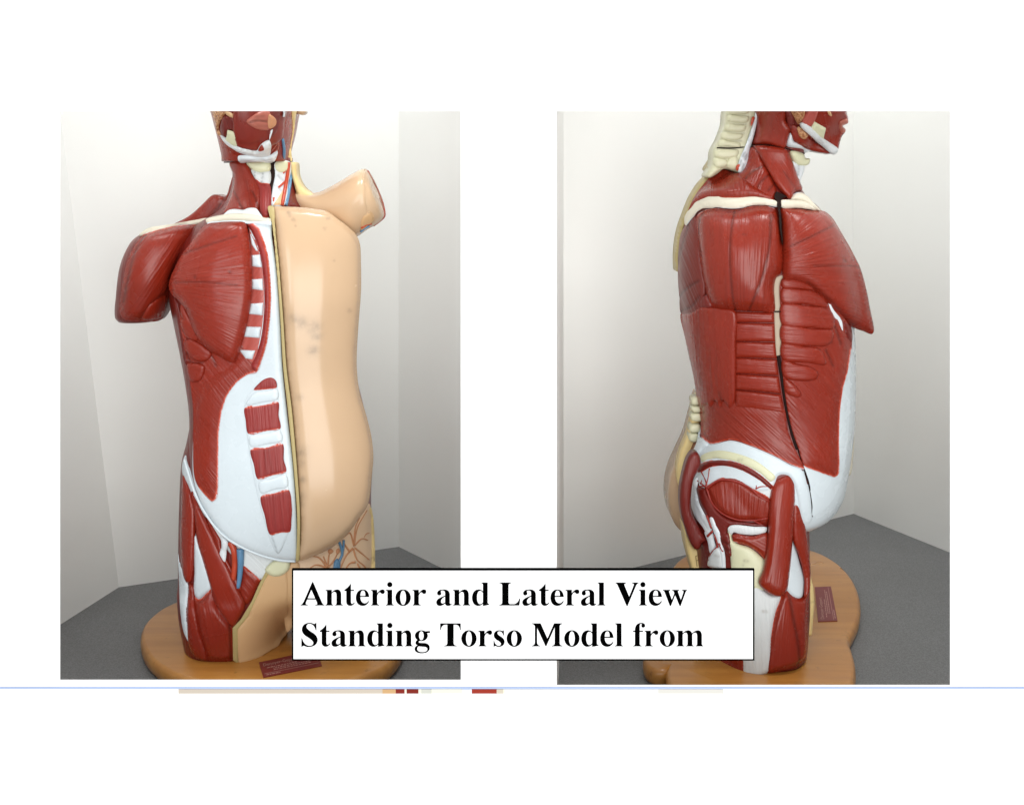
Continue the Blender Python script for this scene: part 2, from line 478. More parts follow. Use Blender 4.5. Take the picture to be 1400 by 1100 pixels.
def wooden_base(view, outline):
    """outline in photo pixels on the top face; a slab with a well rounded rim"""
    L = catmull(outline, 3)
    top = [on_plane_z(x, y, ZB) for x, y in L]
    c = sum(top, Vector()) / len(top)
    prof = [(0.0, 0), (.0025, .0008), (.0055, .0035), (.0075, .008), (.008, .014), (.007, .021), (.004, .0262), (0.0, .0268)]
    n = len(top); verts, faces = [], []
    nor = []
    for i in range(n):
        t = (top[(i + 2) % n] - top[i - 2]); nn = Vector((t.y, -t.x, 0)).normalized()
        if nn.dot(top[i] - c) < 0 and False: nn = -nn
        nor.append(nn)
    area = sum(top[i].x * top[(i + 1) % n].y - top[(i + 1) % n].x * top[i].y for i in range(n))
    s = 1 if area > 0 else -1
    for (o, z) in prof:
        for i in range(n): verts.append(Vector((top[i].x + s * nor[i].x * o, top[i].y + s * nor[i].y * o, ZB - z)))
    for k in range(len(prof) - 1):
        for i in range(n):
            j = (i + 1) % n; faces.append((k * n + i, k * n + j, (k + 1) * n + j, (k + 1) * n + i)[::-1 if s > 0 else 1])
    tri = delaunay_2d_cdt([Vector((v.x, v.y)) for v in top], [(i, (i + 1) % n) for i in range(n)], [], 1, 1e-6)
    if len(tri[0]) == n:
        mp = [o[0] for o in tri[3]]
        faces += [tuple(mp[i] for i in f) for f in tri[2]]
    else: faces.append(tuple(range(n)))
    return link('wooden_base', verts, faces, M['wood'], view.root)

def plaque(view, quad):
    """maroon maker's plaque lying on the wooden base: quad = photo pixels of its corners (start of text top, end top, end bottom, start bottom)"""
    P = [on_plane_z(x, y, ZB) for x, y in quad]
    up = Vector((0, 0, 1)); v = [p + up * .0014 for p in P] + [p + up * .0002 for p in P]
    f = [(0, 1, 2, 3), (4, 7, 6, 5), (0, 4, 5, 1), (1, 5, 6, 2), (2, 6, 7, 3), (3, 7, 4, 0)]
    pl = link('plaque', v, f, M['plaque'], view.root, smooth=False)
    def pt(u, w): return (P[0] * (1 - u) + P[1] * u) * (1 - w) + (P[3] * (1 - u) + P[2] * u) * w + up * .0017
    cu = bpy.data.curves.new('lettering', 'FONT'); cu.body = 'Denoyer-Geppert'; cu.size = 1
    tmp = bpy.data.objects.new('lettering', cu); COL.objects.link(tmp)
    bpy.context.view_layer.update()
    me = bpy.data.meshes.new_from_object(tmp.evaluated_get(bpy.context.evaluated_depsgraph_get()))
    bpy.data.objects.remove(tmp)
    vs = [vv.co.copy() for vv in me.vertices]; fs = [tuple(p.vertices) for p in me.polygons]
    mx = max(v_.x for v_ in vs); V = [pt(.05 + .62 * v_.x / mx, .33 - .26 * v_.y) for v_ in vs]
    rng = random.Random(2)
    for row, (u0, u1) in ((.45, (.1, .6)), (.55, (.2, .88)), (.65, (.2, .8)), (.88, (.06, .3))):
        u = u0
        while u < u1:
            ln = rng.uniform(.015, .05); o = len(V)
            V += [pt(u, row), pt(u + ln, row), pt(u + ln, row + .045), pt(u, row + .045)]; fs.append((o, o + 1, o + 2, o + 3)); u += ln + .012
    o = len(V); V += [pt(.03, .8), pt(.97, .8), pt(.97, .822), pt(.03, .822)]; fs.append((o, o + 1, o + 2, o + 3))
    link('lettering', V, fs, M['plaquetext'], pl, smooth=False)
    return pl

# ------------------------------------------------------------------ left hand torso, seen from the front
root = empty('torso_model', on_plane_z(365, 868, ZT))
tag(root, 'anatomical torso model facing forward, one half bare red muscle, the other half smooth beige skin', 'anatomical model')
A = View(root)
loft(A, 'trunk', [(216, 318, 399, .30, .40), (250, 320, 401, .295, .41), (272, 314, 409, .28, .43), (288, 302, 424, .265, .445), (300, 282, 445, .262, .455), (312, 262, 466, .255, .46),
    (330, 247, 486, .238, .465), (360, 240, 490, .222, .47), (400, 237, 491, .212, .47), (440, 244, 487, .212, .47), (480, 252, 485, .215, .465),
    (520, 259, 487, .216, .46), (560, 264, 496, .212, .46), (600, 264, 505, .208, .455), (640, 266, 506, .206, .455), (670, 273, 503, .207, .44),
    (690, 282, 497, .21, .43), (710, 294, 486, .214, .41), (730, 312, 470, .222, .39), (746, 340, 450, .232, .36), (757, 372, 426, .245, .33), (762, 390, 412, .26, .30)],
    M['deep'], 'trunk')
# broad chest form on which the front pieces are laid (a helper surface, not an object)
loft(A, 'front', [(262, 235, 510, .28, .46), (282, 230, 512, .252, .46), (300, 226, 512, .24, .465), (340, 222, 512, .222, .47), (400, 220, 512, .206, .47), (440, 226, 508, .206, .47), (500, 240, 505, .208, .465),
    (560, 250, 514, .204, .46), (620, 248, 524, .198, .455), (680, 252, 522, .198, .45), (720, 258, 516, .204, .44), (748, 268, 510, .214, .42), (775, 280, 500, .232, .40)], e=2.7)
pz = 250 + 758 / 1.22   # row where the legs meet the base
loft(A, 'legs', [(560, 268, 486, .25, .46), (600, 260, 502, .245, .465), (625, 254, 508, .24, .47), (680, 251, 506, .235, .47), (720, 250, 507, .232, .47), (760, 249, 510, .23, .46), (785, 249, 500, .232, .455), (805, 249, 420, .232, .45), (840, 253, 388, .235, .44), (pz, 259, 378, .238, .43)],
    M['deep'], 'legs', e=2.5)
loft(A, 'thigh', [(770, 412, 506, .25, .45), (800, 412, 506, .25, .44), (840, 418, 500, .25, .43), (pz, 424, 492, .25, .42)], M['skin'], 'thigh', e=2.4)
# arm
loft(A, 'arm', [(306, 244, 276, .30, .38), (315, 206, 276, .275, .40), (326, 188, 272, .262, .41), (342, 178, 267, .255, .415), (362, 171, 259, .25, .415), (382, 168, 250, .25, .415),
    (402, 166, 238, .255, .41), (418, 164, 231, .26, .405), (430, 164, 226, .265, .40), (436, 167, 222, .275, .39)], M['deep'], 'upper_arm', e=2.2)

# abdominal wall and sternum: one white sheet
patch(A, 'aponeurosis', [(341, 303), (356, 300), (369, 299), (372, 325), (378, 370), (383, 440), (386, 500), (392, 560), (401, 640), (405, 700), (406, 740), (405, 764), (385, 765), (345, 754), (310, 734), (286, 705), (270, 675), (264, 650), (264, 600), (268, 560), (290, 520), (318, 500), (335, 480), (346, 440), (350, 390), (349, 350)],
    M['white'], T=5, w=10, base=('front',), skirt=.05, key='apo', iters=6)
FA = ('apo', 'front')
# rim of white along the lower margin
tube(A, 'aponeurosis_margin', [(252, 628), (258, 648), (266, 672), (280, 700), (305, 731), (342, 753), (380, 765), (404, 767)], 1.7, M['white'], base=('front',), off=1)
patch(A, 'external_oblique', [(352, 508), (338, 513), (324, 523), (311, 541), (304, 562), (300, 590), (299, 640), (299, 665), (296, 682), (290, 686), (283, 680), (273, 668), (266, 652), (264, 600), (264, 560), (258, 510), (251, 470), (246, 436), (250, 415), (280, 430), (320, 440), (336, 478)],
    M['red'], T=1.8, w=14, base=FA, off=.9, fib=('dir', 52), fade=(3.6, [[(352, 508), (338, 513), (324, 523), (311, 541), (304, 562), (300, 590), (299, 640), (299, 665), (296, 682), (290, 687), (283, 681), (272, 668)]]), skirt=.06, key='obl',
    groove=[[(251, 452), (262, 463), (272, 470)], [(251, 480), (264, 496), (280, 494)], [(256, 460), (257, 490), (263, 512)], [(287, 480), (296, 500)]], iters=8)
FO = ('obl', 'apo', 'front')
# serratus fingers at the side of the chest
for q in ([(247, 440), (252, 432), (264, 440), (276, 458), (270, 466), (256, 462)], [(252, 468), (258, 463), (278, 472), (290, 484), (280, 494), (262, 490)], [(256, 498), (266, 496), (280, 500), (274, 520), (262, 522)],
          [(246, 425), (249, 414), (256, 428), (263, 444), (256, 446)]):
    patch(A, 'serratus_muscle', q, M['red'], T=4, w=6, base=FO, off=.5, fib=('dir', 25), skirt=.03)
patch(A, 'latissimus_muscle', [(236, 402), (241, 405), (246, 420), (250, 445), (253, 470), (256, 500), (251, 492), (246, 465), (240, 435)], M['deep'], T=4, w=5, base=('trunk',), off=1, fib=('dir', 80), skirt=.03)
patch(A, 'back_muscle', [(264, 562), (266, 600), (267, 640), (268, 664), (262, 655), (257, 640), (253, 630), (258, 600)], M['deep'], T=3, w=6, base=('legs',), fib=('dir', 95), off=-2, skirt=.03)
patch(A, 'iliac_crest', [(254, 622), (258, 634), (265, 655), (272, 678), (288, 707), (284, 708), (268, 686), (257, 662), (250, 648), (250, 632)], M['white'], T=4, w=4, base=('legs',), off=2, skirt=.03)

# ribs with muscle between them, in the window beside the breastbone
patch(A, 'intercostal_muscle', [(341, 312), (347, 322), (354, 340), (359, 370), (361, 405), (359, 440), (354, 470), (349, 492), (342, 500), (336, 492), (326, 478), (336, 440), (344, 400), (343, 340)], M['pink'], T=.8, w=4, base=FA, off=.2, fib=('dir', -52), skirt=.02, key='ic')
IC = ('ic',) + FA
for q in ([(342, 319), (347, 328), (353, 343), (350, 343), (344, 334)], [(344, 349), (356, 348), (358, 366), (345, 364)], [(344, 382), (359, 381), (360, 397), (344, 395)],
          [(343, 415), (360, 414), (359, 431), (339, 429)], [(335, 446), (357, 447), (355, 462), (331, 460)], [(327, 478), (349, 479), (345, 491), (336, 490)]):
    patch(A, 'rib', q, M['white'], T=2.4, w=6, base=IC, off=.6, sharp=True, sp=2)
patch(A, 'pectoral_origin', [(337, 305), (347, 305), (355, 312), (361, 328), (367, 350), (370, 380), (371, 408), (369, 440), (365, 470), (359, 490), (352, 508), (347, 506), (343, 501), (350, 486), (356, 466), (360, 440), (361.5, 408), (360, 378), (356, 350), (350, 330), (343, 315)],
    M['crimson'], T=5, w=3.5, base=FA, off=1, fib=('dir', 0), sp=2, skirt=.012,
    fade=(6, [[(347, 304), (356, 311), (363, 328), (369, 350), (372, 380), (373, 408), (371, 440), (367, 470), (361, 490), (353, 510)]]))

# chest muscle
patch(A, 'pectoral_muscle', [(285, 306), (300, 304), (320, 303), (336, 305), (340, 318), (343, 337), (345, 370), (345, 400), (341, 430), (335, 458), (326, 485), (320.3, 495), (318, 495.5), (304, 489), (286, 478), (273, 465), (263, 446), (256, 426), (247, 412), (236, 402), (232, 392), (234, 380), (240, 366), (249, 349), (263, 330), (275, 314)],
    M['red'], T=6, w=5, base=('front',), off=8, fib=('fan', 190, 388), skirt=.05, dome=14, hs=14, iters=10, key='pec',
    groove=[{'l': [(252, 348), (285, 338), (325, 325)], 'd': 1.1, 'w': 1.3}, {'l': [(243, 387), (285, 387), (326, 391)], 'd': 1., 'w': 1.3}, {'l': [(270, 379.5), (270.5, 380.5)], 'd': 2, 'w': 1.7}, {'l': [(316, 373), (316.5, 373.5)], 'd': 2, 'w': 1.7}])
# shoulder
patch(A, 'deltoid_muscle', [(196, 321), (210, 316), (238, 309), (266, 307), (275, 311), (268, 326), (258, 340), (246, 358), (239, 376), (233, 394), (229, 412), (225, 428), (220, 437), (205, 440), (190, 439), (172, 437.5), (165, 431), (164, 415), (168, 385), (174, 358), (184, 336)],
    M['red'], T=7, w=14, base=('arm',), off=1, fib=('fan', 330, 190), fade=(2.2, [[(196, 320), (210, 315), (238, 308), (266, 306)]]), skirt=.03, dome=6, hs=10, iters=6, key='delt',
    groove=[{'l': [(199, 322), (186, 345), (178, 375), (170, 412)], 'd': 1.2, 'w': 1.6}, {'l': [(262, 316), (250, 338), (238, 358), (229, 380)], 'd': 1.5, 'w': 1.6}, {'l': [(256, 312), (240, 338), (226, 366)], 'd': .5, 'w': 1.3}, {'l': [(271, 312), (262, 330), (246, 354), (236, 376), (230, 394)], 'd': 1.6, 'w': 3}, {'l': [(231, 394), (218, 402), (206, 412), (196, 424), (190, 436)], 'd': 1, 'w': 2.2}])
patch(A, 'triceps_muscle', [(201, 419), (213, 409), (226, 404), (227, 414), (223, 428), (219, 435), (205, 437), (194, 436)], M['redsmooth'], T=1.5, w=6, base=('delt', 'arm'), off=.3, fib=('dir', 95), skirt=.01)
patch(A, 'trapezius_muscle', [(226, 311), (240, 305), (260, 294), (278, 278), (287, 269), (292.5, 266), (308, 268.5), (314, 254), (319, 240), (328, 260), (322, 290), (300, 300), (284, 304), (262, 308), (240, 313)],
    M['red'], T=6, w=10, depth=lambda x, y: .36, off=0, fib=('fan', 360, 180), full=.05, groove=[[(318, 258), (308, 280), (290, 300)], [(309, 269), (300, 282), (284, 302)]])
patch(A, 'shoulder_blade_spine', [(190, 322), (197, 315), (207, 310.5), (225, 308), (248, 304), (268, 300.5), (284, 298.5), (285, 305), (268, 307), (245, 310.5), (224, 315), (208, 320)], M['cream'], T=2.5, w=4, base=('delt', 'arm'), off=2, skirt=.05, iters=25)
patch(A, 'clavicle', [(282, 300), (292, 296.5), (304, 294), (318, 292), (335, 292), (352, 294), (362, 298), (371, 299), (371, 305), (350, 304), (325, 302.5), (300, 303.5), (284, 306)], M['cream'], T=4, w=6, base=('front',), off=5, skirt=.06, key='clav')
patch(A, 'clavicle_margin', [(284, 305), (300, 302.5), (325, 301.5), (350, 303), (371, 303), (371, 308), (350, 306.5), (325, 305), (300, 306), (285, 308.5)], M['white'], T=1.5, w=3, base=('front',), off=7, skirt=.03, sp=2)

# rectus abdominis seen through its sheath
patch(A, 'rectus_sheath_window', [(345, 533), (352, 524), (361, 516), (371, 514), (378, 519), (380, 540), (383, 580), (390, 640), (396, 672), (400, 695), (398, 715), (392, 735), (380, 757), (372, 745), (362, 715), (355, 690), (345, 645), (338, 600), (334, 560), (336, 545)], M['white'], T=1.4, w=2.5, base=('apo', 'front'), off=.3, key='rec', sp=2, groove=[{'l': [(370, 728), (376, 745), (381, 757), (389, 745), (397, 728)], 'd': .8, 'w': 1.}])
RE = ('rec', 'apo', 'front')
for q, tb in (([(347, 533), (353, 525), (362, 518), (371, 516), (377, 520), (378, 530), (365, 532)], [[(347, 534), (365, 533), (378, 531)]]),
              ([(335, 557), (360, 553.5), (380, 549), (381, 568), (383, 586), (365, 589), (340, 593), (336, 575)], [[(334, 556.5), (360, 553), (381, 548.5)], [(340, 593.5), (365, 589.5), (383, 586.5)]]),
              ([(343, 614), (365, 611), (386, 606), (388, 628), (391, 645), (372, 650), (353, 655), (347, 635)], [[(342, 613.5), (365, 610.5), (387, 605.5)], [(353, 655.5), (372, 650.5), (391, 645.5)]]),
              ([(357, 678), (375, 673.5), (394, 669), (399, 692), (398.5, 710), (396, 727), (384, 728), (370, 731), (362, 705)], [[(356, 677.5), (375, 673), (395, 668)], [(370, 731.5), (384, 728.5), (396, 727.5)]])):
    patch(A, 'rectus_muscle', q, M['crimson'], T=.9, w=5, base=RE, off=.7, fib=('dir', 86), fade=(2.6, tb), sp=2)
for q in ([(349, 536), (364, 534), (379, 532), (380, 545), (360, 550), (337, 553), (341, 543)], [(341, 597), (365, 592), (383, 589), (386, 602), (366, 607), (343, 610)], [(354, 659), (372, 654), (391, 649), (393, 665), (375, 669), (357, 674)]):
    patch(A, 'tendon_band', q, M['white'], T=1.3, w=8, base=RE, off=.4, sp=2)

# skin plate over the other half
patch(A, 'skin_plate', [(374, 283), (385, 282.5), (405, 283), (430, 285.5), (447, 289), (463, 300), (476, 310), (487, 321), (492, 333), (493.5, 360), (493.5, 400), (490.5, 440), (488, 480), (488, 505), (492, 538), (501, 568), (508, 598), (510.5, 625), (508, 652), (505.5, 678), (502, 692), (491, 708), (482, 721), (470, 735), (450, 750), (428, 760), (408, 765.5), (410, 735), (410, 700), (406, 640), (399, 560), (391.5, 500), (387.5, 440), (382, 370), (376, 310)],
    M['skin'], T=12, w=11, base=('front',), off=1, skirt=.075, sp=3, iters=14, key='skin', dome=4, hs=6,
    smudge=[(402, 435, 8), (412, 441, 9), (428, 447, 10), (432, 458, 8), (428, 478, 8), (410, 543, 5), (412, 618, 9), (411, 632, 7), (411, 678, 7), (411, 688, 5), (395, 293, 3), (396, 296, 2.5), (403, 303, 2.2), (401, 302, 2.2), (447, 300, 2.2), (450, 299, 2), (443, 314, 2), (404, 310, 1.6), (475, 424, 3), (455, 357, 1.6), (414, 655, 5)])
patch(A, 'skin_plate_edge', [(367, 283), (374, 282.5), (376.5, 310), (382.5, 370), (388, 440), (392, 500), (399.5, 560), (406.5, 640), (410.5, 700), (410.5, 735), (408.5, 766), (405.5, 765), (406.5, 740), (406.5, 700), (402, 640), (394, 560), (387.5, 500), (384, 440), (379, 370), (373, 310)], M['rim'], T=1.5, w=2.5, base=('front',), off=7.5, skirt=.02, sp=2, iters=8)

# raised skin arm stump
loft(A, 'skinarm', [(398, 258, 424, 318, .33, .40), (412, 259, 432, 312, .315, .42), (424, 263, 442, 310, .305, .425), (438, 262, 456, 316, .295, .425), (454, 254, 470, 322, .285, .42), (470, 245, 482, 326, .275, .41), (483, 237, 491, 322, .27, .405), (495, 231, 502, 314, .268, .40), (499, 230.5, 507, 311, .268, .40), (503, 233, 511, 308.5, .27, .398)], M['skin'], 'arm_stump', e=2.1)
loft(A, 'skinarmcap', [(500, 230.7, 508, 310.5, .269, .399), (505, 236.5, 516, 306.5, .272, .397), (508.5, 244, 523, 300, .277, .393), (510, 250, 525.5, 294, .283, .388)], M['skin'], 'arm_stump_end', e=2.1)
tube(A, 'arm_stump_edge', [(502.5, 233), (507, 241), (517, 261), (525.5, 286), (526, 296), (519, 303), (511, 309)], .9, M['vessel'], base=('skinarmcap', 'skinarm'), off=1)
patch(A, 'armpit_cut', [(494, 302), (500, 292), (506, 289), (511, 295), (510, 303), (503, 308), (494, 314)], M['skincut'], T=1.2, w=2, base=('skinarm', 'skinarmcap'), off=1.5, sp=2, groove=[{'l': [(499, 293), (506, 290), (510, 296), (509, 304)], 'd': .8, 'w': 1}])
tube(A, 'artery', [(494, 312), (502, 307), (508, 306)], 1.3, M['artery'], base=('skinarm',), off=5)
tube(A, 'vein', [(493, 317), (499, 312), (505, 309)], 1.5, M['vein'], base=('skinarm',), off=5)
patch(A, 'skin_cut_edge', [(397, 222), (402, 222), (404.5, 240), (411, 254), (422, 263.5), (434, 268), (428, 285), (414, 281), (407, 268), (402, 252), (398.5, 238)], M['fat'], T=3, w=3, depth=.335, full=.04)
# neck ---------------------------------------------------------------
NB = ('trunk',)
patch(A, 'neck_muscle', [(314, 222), (336, 222), (344, 236), (352, 247), (356, 256), (356, 280), (353, 290), (344, 289), (335, 292), (322, 290), (312, 293), (306, 291), (314, 272), (319, 255), (319, 240)], M['redsmooth'], T=5, w=7, base=NB, off=1, fib=('dir', 82), skirt=.03, key='nm',
    groove=[{'l': [(322, 262), (328, 278), (334, 292)], 'd': 1.6}, {'l': [(345, 262), (351, 276), (355, 290)], 'd': 1.4}, {'l': [(337, 246), (341, 266), (344, 286)], 'd': .5}])
patch(A, 'muscle_tendon', [(304, 297), (312, 288), (320, 286), (334, 287), (338, 285), (350, 285), (355, 291), (360, 299), (352, 299), (335, 297), (318, 297)], M['tendon'], T=3, w=4, base=('nm', 'front', 'trunk'), off=3, fib=('dir', 88), skirt=.03, sp=2)
patch(A, 'throat_cartilage', [(337, 222), (369, 222), (369, 234), (355, 236), (346, 233)], M['bone'], T=7, w=7, base=NB, off=3, skirt=.03)
patch(A, 'throat_membrane', [(344, 232), (355, 235), (369, 233.5), (368.5, 252), (358, 251), (350, 246)], M['tendon'], T=3.5, w=5, base=NB, off=4, fib=('dir', 84), skirt=.02, groove=[{'l': [(349, 236), (347.5, 244)], 'd': 1, 'w': .9}, {'l': [(359.5, 237), (358, 250)], 'd': 1, 'w': .9}])
patch(A, 'throat_muscle', [(350, 244), (357, 250), (368, 251), (367, 298), (360, 297), (356, 286), (355, 262)], M['crimson'], T=4, w=4, base=NB, off=4.5, fib=('dir', 91), fade=(3, [[(350, 243), (357, 249), (368, 250)], [(359, 298), (368, 299)]]), skirt=.02, sp=2)
patch(A, 'neck_hollow_shade', [(368, 222), (379, 222), (376, 240), (372, 262), (371, 280), (370, 299), (366, 299), (368, 260)], M['dark'], T=1, w=2, base=NB, off=2)  # dark patch on the surface, painting the shade of a recess
patch(A, 'neck_section', [(376, 222), (397, 222), (394, 250), (388, 281), (371, 281), (372, 262), (375, 242)], M['nerve'], T=3, w=3, base=NB, off=3, skirt=.02, key='nsec', groove=[{'l': [(379, 240), (386, 248)], 'd': .8}, {'l': [(377, 255), (384, 262)], 'd': .8}])
NS = ('nsec', 'trunk')
patch(A, 'cartilage_plate', [(377, 222), (395, 222), (393, 232), (386, 235.5), (378, 233)], M['bone'], T=2, w=3, base=NS, off=1, sp=2)
patch(A, 'fat_pad', [(388, 258), (387, 281), (373, 281)], M['skincut'], T=1, w=2, base=NS, off=1, sharp=True, sp=2)
for q in ([(380, 255), (389, 247), (390, 250), (381, 258)], [(373, 270), (376, 269), (375, 276), (373, 276)], [(386, 235), (391, 233), (390, 236), (387, 238)]):
    patch(A, 'small_muscle', q, M['artery'], T=1, w=1.5, base=NS, off=1, sharp=True, sp=1.5)
patch(A, 'side_neck_muscle', [(399, 236), (403, 258), (410, 275), (418, 284), (392, 282), (396, 258)], M['deep'], T=3, w=3, base=NB, off=2, fib=('dir', 60), skirt=.03)
tube(A, 'artery', [(395, 222), (392, 245), (388, 268), (385.5, 281)], 2.6, M['artery'], base=NS, off=3)
tube(A, 'vein', [(399.5, 222), (397, 245), (393.5, 268), (391, 281)], 2.5, M['vein'], base=NS, off=4)

# head ----------------------------------------------------------------
head = loft(A, 'head', [(60, 330, 372, .26, .44), (75, 306, 395, .22, .47), (105, 294, 405, .20, .49), (140, 294, 406, .20, .49), (165, 300, 402, .205, .48), (185, 304, 399, .215, .46), (200, 306, 396, .23, .44), (214, 307, 394, .25, .42), (221, 307, 393, .255, .415)], M['red'], 'head', e=2.2)
tube(A, 'neck_joint', [(306, 221.8), (330, 222.5), (350, 223), (375, 222.5), (400, 221.5)], .8, M['dark'], base=('head', 'trunk'), off=1, parent=head)
HB = ('head',)
patch(A, 'face_muscle', [(325, 140), (392, 140), (388, 165), (384, 190), (370, 200), (356, 206), (340, 205), (325, 201)], M['facered'], T=6, w=5, base=HB, off=6, parent=head, skirt=.03, key='face', fib=('dir', 80), groove=[{'l': [(328, 192), (340, 194), (356, 190)], 'd': .5}])
HF = ('face', 'head')
patch(A, 'lips', [(337, 166), (344, 159), (354, 153), (366, 152), (374, 157), (378, 165), (375, 174), (366, 178), (354, 177), (344, 173)], M['lips'], T=3, w=8, base=HF, off=.6, parent=head, fib=('dir', 0), groove=[{'l': [(342, 167), (352, 165), (366, 166.5), (372, 166)], 'd': 1.4, 'w': 1.2}, {'l': [(348, 160), (360, 159)], 'd': .5}, {'l': [(350, 172), (364, 172)], 'd': .4}], sp=2)
patch(A, 'lip_section', [(367, 157), (374, 160), (377.5, 166), (375, 173), (367, 175)], M['brown'], T=2, w=4, base=HF, off=5.5, parent=head, sp=2)
patch(A, 'salivary_gland', [(291, 140), (310, 140), (307, 158), (302, 166), (300, 176), (304, 187), (299, 185), (295, 170)], M['gland'], T=5, w=4, base=HB, off=3, parent=head, skirt=.03, sp=2)
patch(A, 'cheek_strip', [(308, 153), (314, 153), (322, 160), (321, 162), (310, 157)], M['skincut'], T=3, w=2, base=HB, off=4, parent=head, sp=2)
patch(A, 'chewing_muscle', [(305, 160), (310, 157), (324, 164), (325, 180), (313, 178), (308, 187), (302, 180)], M['deep'], T=3, w=4, base=HB, off=3, parent=head, fib=('dir', 70), sp=2)
patch(A, 'jaw_plate', [(312.5, 177), (325.5, 181), (326, 201), (317, 197), (309, 191)], M['bone'], T=3, w=1.5, base=HB, off=7, parent=head, sharp=True, sp=2)
patch(A, 'jaw_bone', [(302, 185), (311, 188.5), (325, 199), (338, 203), (351, 204.5), (356, 198), (362, 193), (368, 191.5), (368.5, 212), (352, 214), (336, 211), (320, 204), (308, 195)], M['tendon'], T=5, w=3.5, base=HF, off=4, parent=head, sp=2, key='jaw')
patch(A, 'chin_muscle', [(353, 206), (358, 198), (361, 205), (355, 207)], M['red'], T=1, w=1.5, base=('jaw',) + HF, off=1, parent=head, sp=1.5)
patch(A, 'hyoid_bone', [(326, 213), (340, 212), (352, 214), (368, 212), (379, 206), (378, 214), (374, 220.5), (350, 220), (326, 220)], M['nerve'], T=4, w=3, base=HB, off=4, parent=head, sp=2, groove=[{'l': [(330, 216), (350, 217), (370, 216)], 'd': .6}])
patch(A, 'jaw_section', [(368.5, 152), (382, 152), (378, 180), (368.5, 190)], M['deep'], T=2, w=2, base=HF, off=1, parent=head, sp=2, key='jsec')
patch(A, 'cut_bone', [(368.5, 178), (373, 177), (369.5, 190), (368.5, 192)], M['nerve'], T=1, w=1, base=HF, off=3.5, parent=head, sp=1.5, sharp=True)
tube(A, 'muscle_outline', [(371, 207), (380, 196), (381, 194), (380, 204), (374, 208)], .6, M['lips'], base=HF, off=2, parent=head)
patch(A, 'cut_bone', [(386.5, 140), (390.5, 140), (388.5, 160), (386, 160)], M['nerve'], T=2, w=1, base=HF, off=6, parent=head, sp=1.5, sharp=True)
tube(A, 'vein', [(386.5, 190), (388.5, 205), (387.5, 222)], 2, M['vein'], base=HF, off=5, parent=head, taper=1.15)
patch(A, 'skin_cut_edge', [(399, 140), (407, 140), (404, 160), (402, 180), (398, 205), (399, 222), (393, 222), (395, 205), (399, 178)], M['fat'], T=3, w=2, base=HB, off=1, parent=head, skirt=.05, sp=2)
patch(A, 'ear_lobe', [(404, 146), (416, 148), (417, 155), (411, 157), (405, 154)], M['skin'], T=5, w=4, depth=.36, full=.02, parent=head, sp=2)

# hips and legs ---------------------------------------------------------
LB = ('legs',)
patch(A, 'groin_fascia', [(282, 700), (300, 722), (330, 744), (360, 757), (384, 760), (396, 764), (370, 778), (360, 792), (345, 786), (330, 772), (308, 748), (292, 724)], M['tendon'], T=3, w=5, base=LB, off=1, fib=('dir', 45), skirt=.03, key='fas')
LF = ('fas', 'legs')
patch(A, 'hip_flexor', [(280, 698), (290, 716), (302, 735), (304, 748), (318, 778), (331, 806), (320, 808), (304, 775), (292, 740)], M['red'], T=4, w=5, base=LB, off=2, fib=('dir', 62), skirt=.03)
patch(A, 'adductor_muscle', [(333, 773), (344, 781), (356, 792), (350, 806), (342, 822), (335, 826), (327, 808), (331, 790)], M['red'], T=4, w=5, base=LF, off=2, fib=('dir', 50), fade=(4, [[(334, 771), (345, 779), (357, 791)]]), skirt=.03)
tube(A, 'artery', [(315, 740), (320, 752), (321, 772), (319, 792)], 4.6, M['artery'], base=LF, off=4, taper=.8)
tube(A, 'vein', [(328.5, 750), (329, 768), (328, 786), (325.5, 803)], 5, M['vein'], base=LF, off=4, taper=.55)
patch(A, 'nerve', [(304, 733), (312, 739), (311, 750), (308, 767), (301, 757), (304, 746)], M['nerve'], T=3, w=4, base=LF, off=8, sp=2)
patch(A, 'white_tendon', [(266, 725), (272, 742), (282, 770), (290, 803), (280, 812), (271, 818), (266, 812), (266, 780)], M['white'], T=4, w=5, base=LB, off=1, skirt=.03)
patch(A, 'thigh_muscle', [(290, 802), (296, 820), (306, 840), (319, 857), (319.5, 900), (300, 904), (284, 901), (276, 880), (269, 850), (266, 815), (272, 818), (281, 811)], M['red'], T=7, w=9, base=LB, off=1, fib=('dir', 78), skirt=.04, fade=(2.5, [[(266, 813), (272, 819), (281, 812), (290, 802)]]), groove=[[(314, 850), (315, 880), (316, 900)]])
patch(A, 'outer_thigh_muscle', [(260, 796), (266, 802), (268, 830), (273, 860), (284, 902), (270, 900), (260, 888), (256, 850), (257, 815)], M['red'], T=6, w=7, base=LB, off=1, fib=('dir', 82), skirt=.04)
patch(A, 'fascia_band', [(244, 757), (250, 775), (258, 797), (258, 815), (256, 840), (259, 878), (252, 866), (247, 840), (245, 800)], M['white'], T=3, w=4, base=LB, off=0, skirt=.04)
patch(A, 'strap_muscle', [(262, 664), (270, 682), (280, 704), (290, 724), (300, 748), (314, 775), (325, 800), (336, 825), (329, 842), (319, 856), (305, 841), (293, 820), (287, 798), (279, 770), (270, 738), (266, 702)], M['redsmooth'], T=8, w=9, base=LB, off=4, fib=('dir', 66), skirt=.04)
patch(A, 'hip_side_muscle', [(252, 645), (257, 656), (264, 676), (268, 695), (268, 722), (267, 752), (265, 780), (262, 794), (257, 797), (252, 790), (248.5, 770), (247, 740), (248, 700), (249, 668)], M['redsmooth'], T=9, w=9, base=LB, off=2, fib=('dir', 90), skirt=.04)
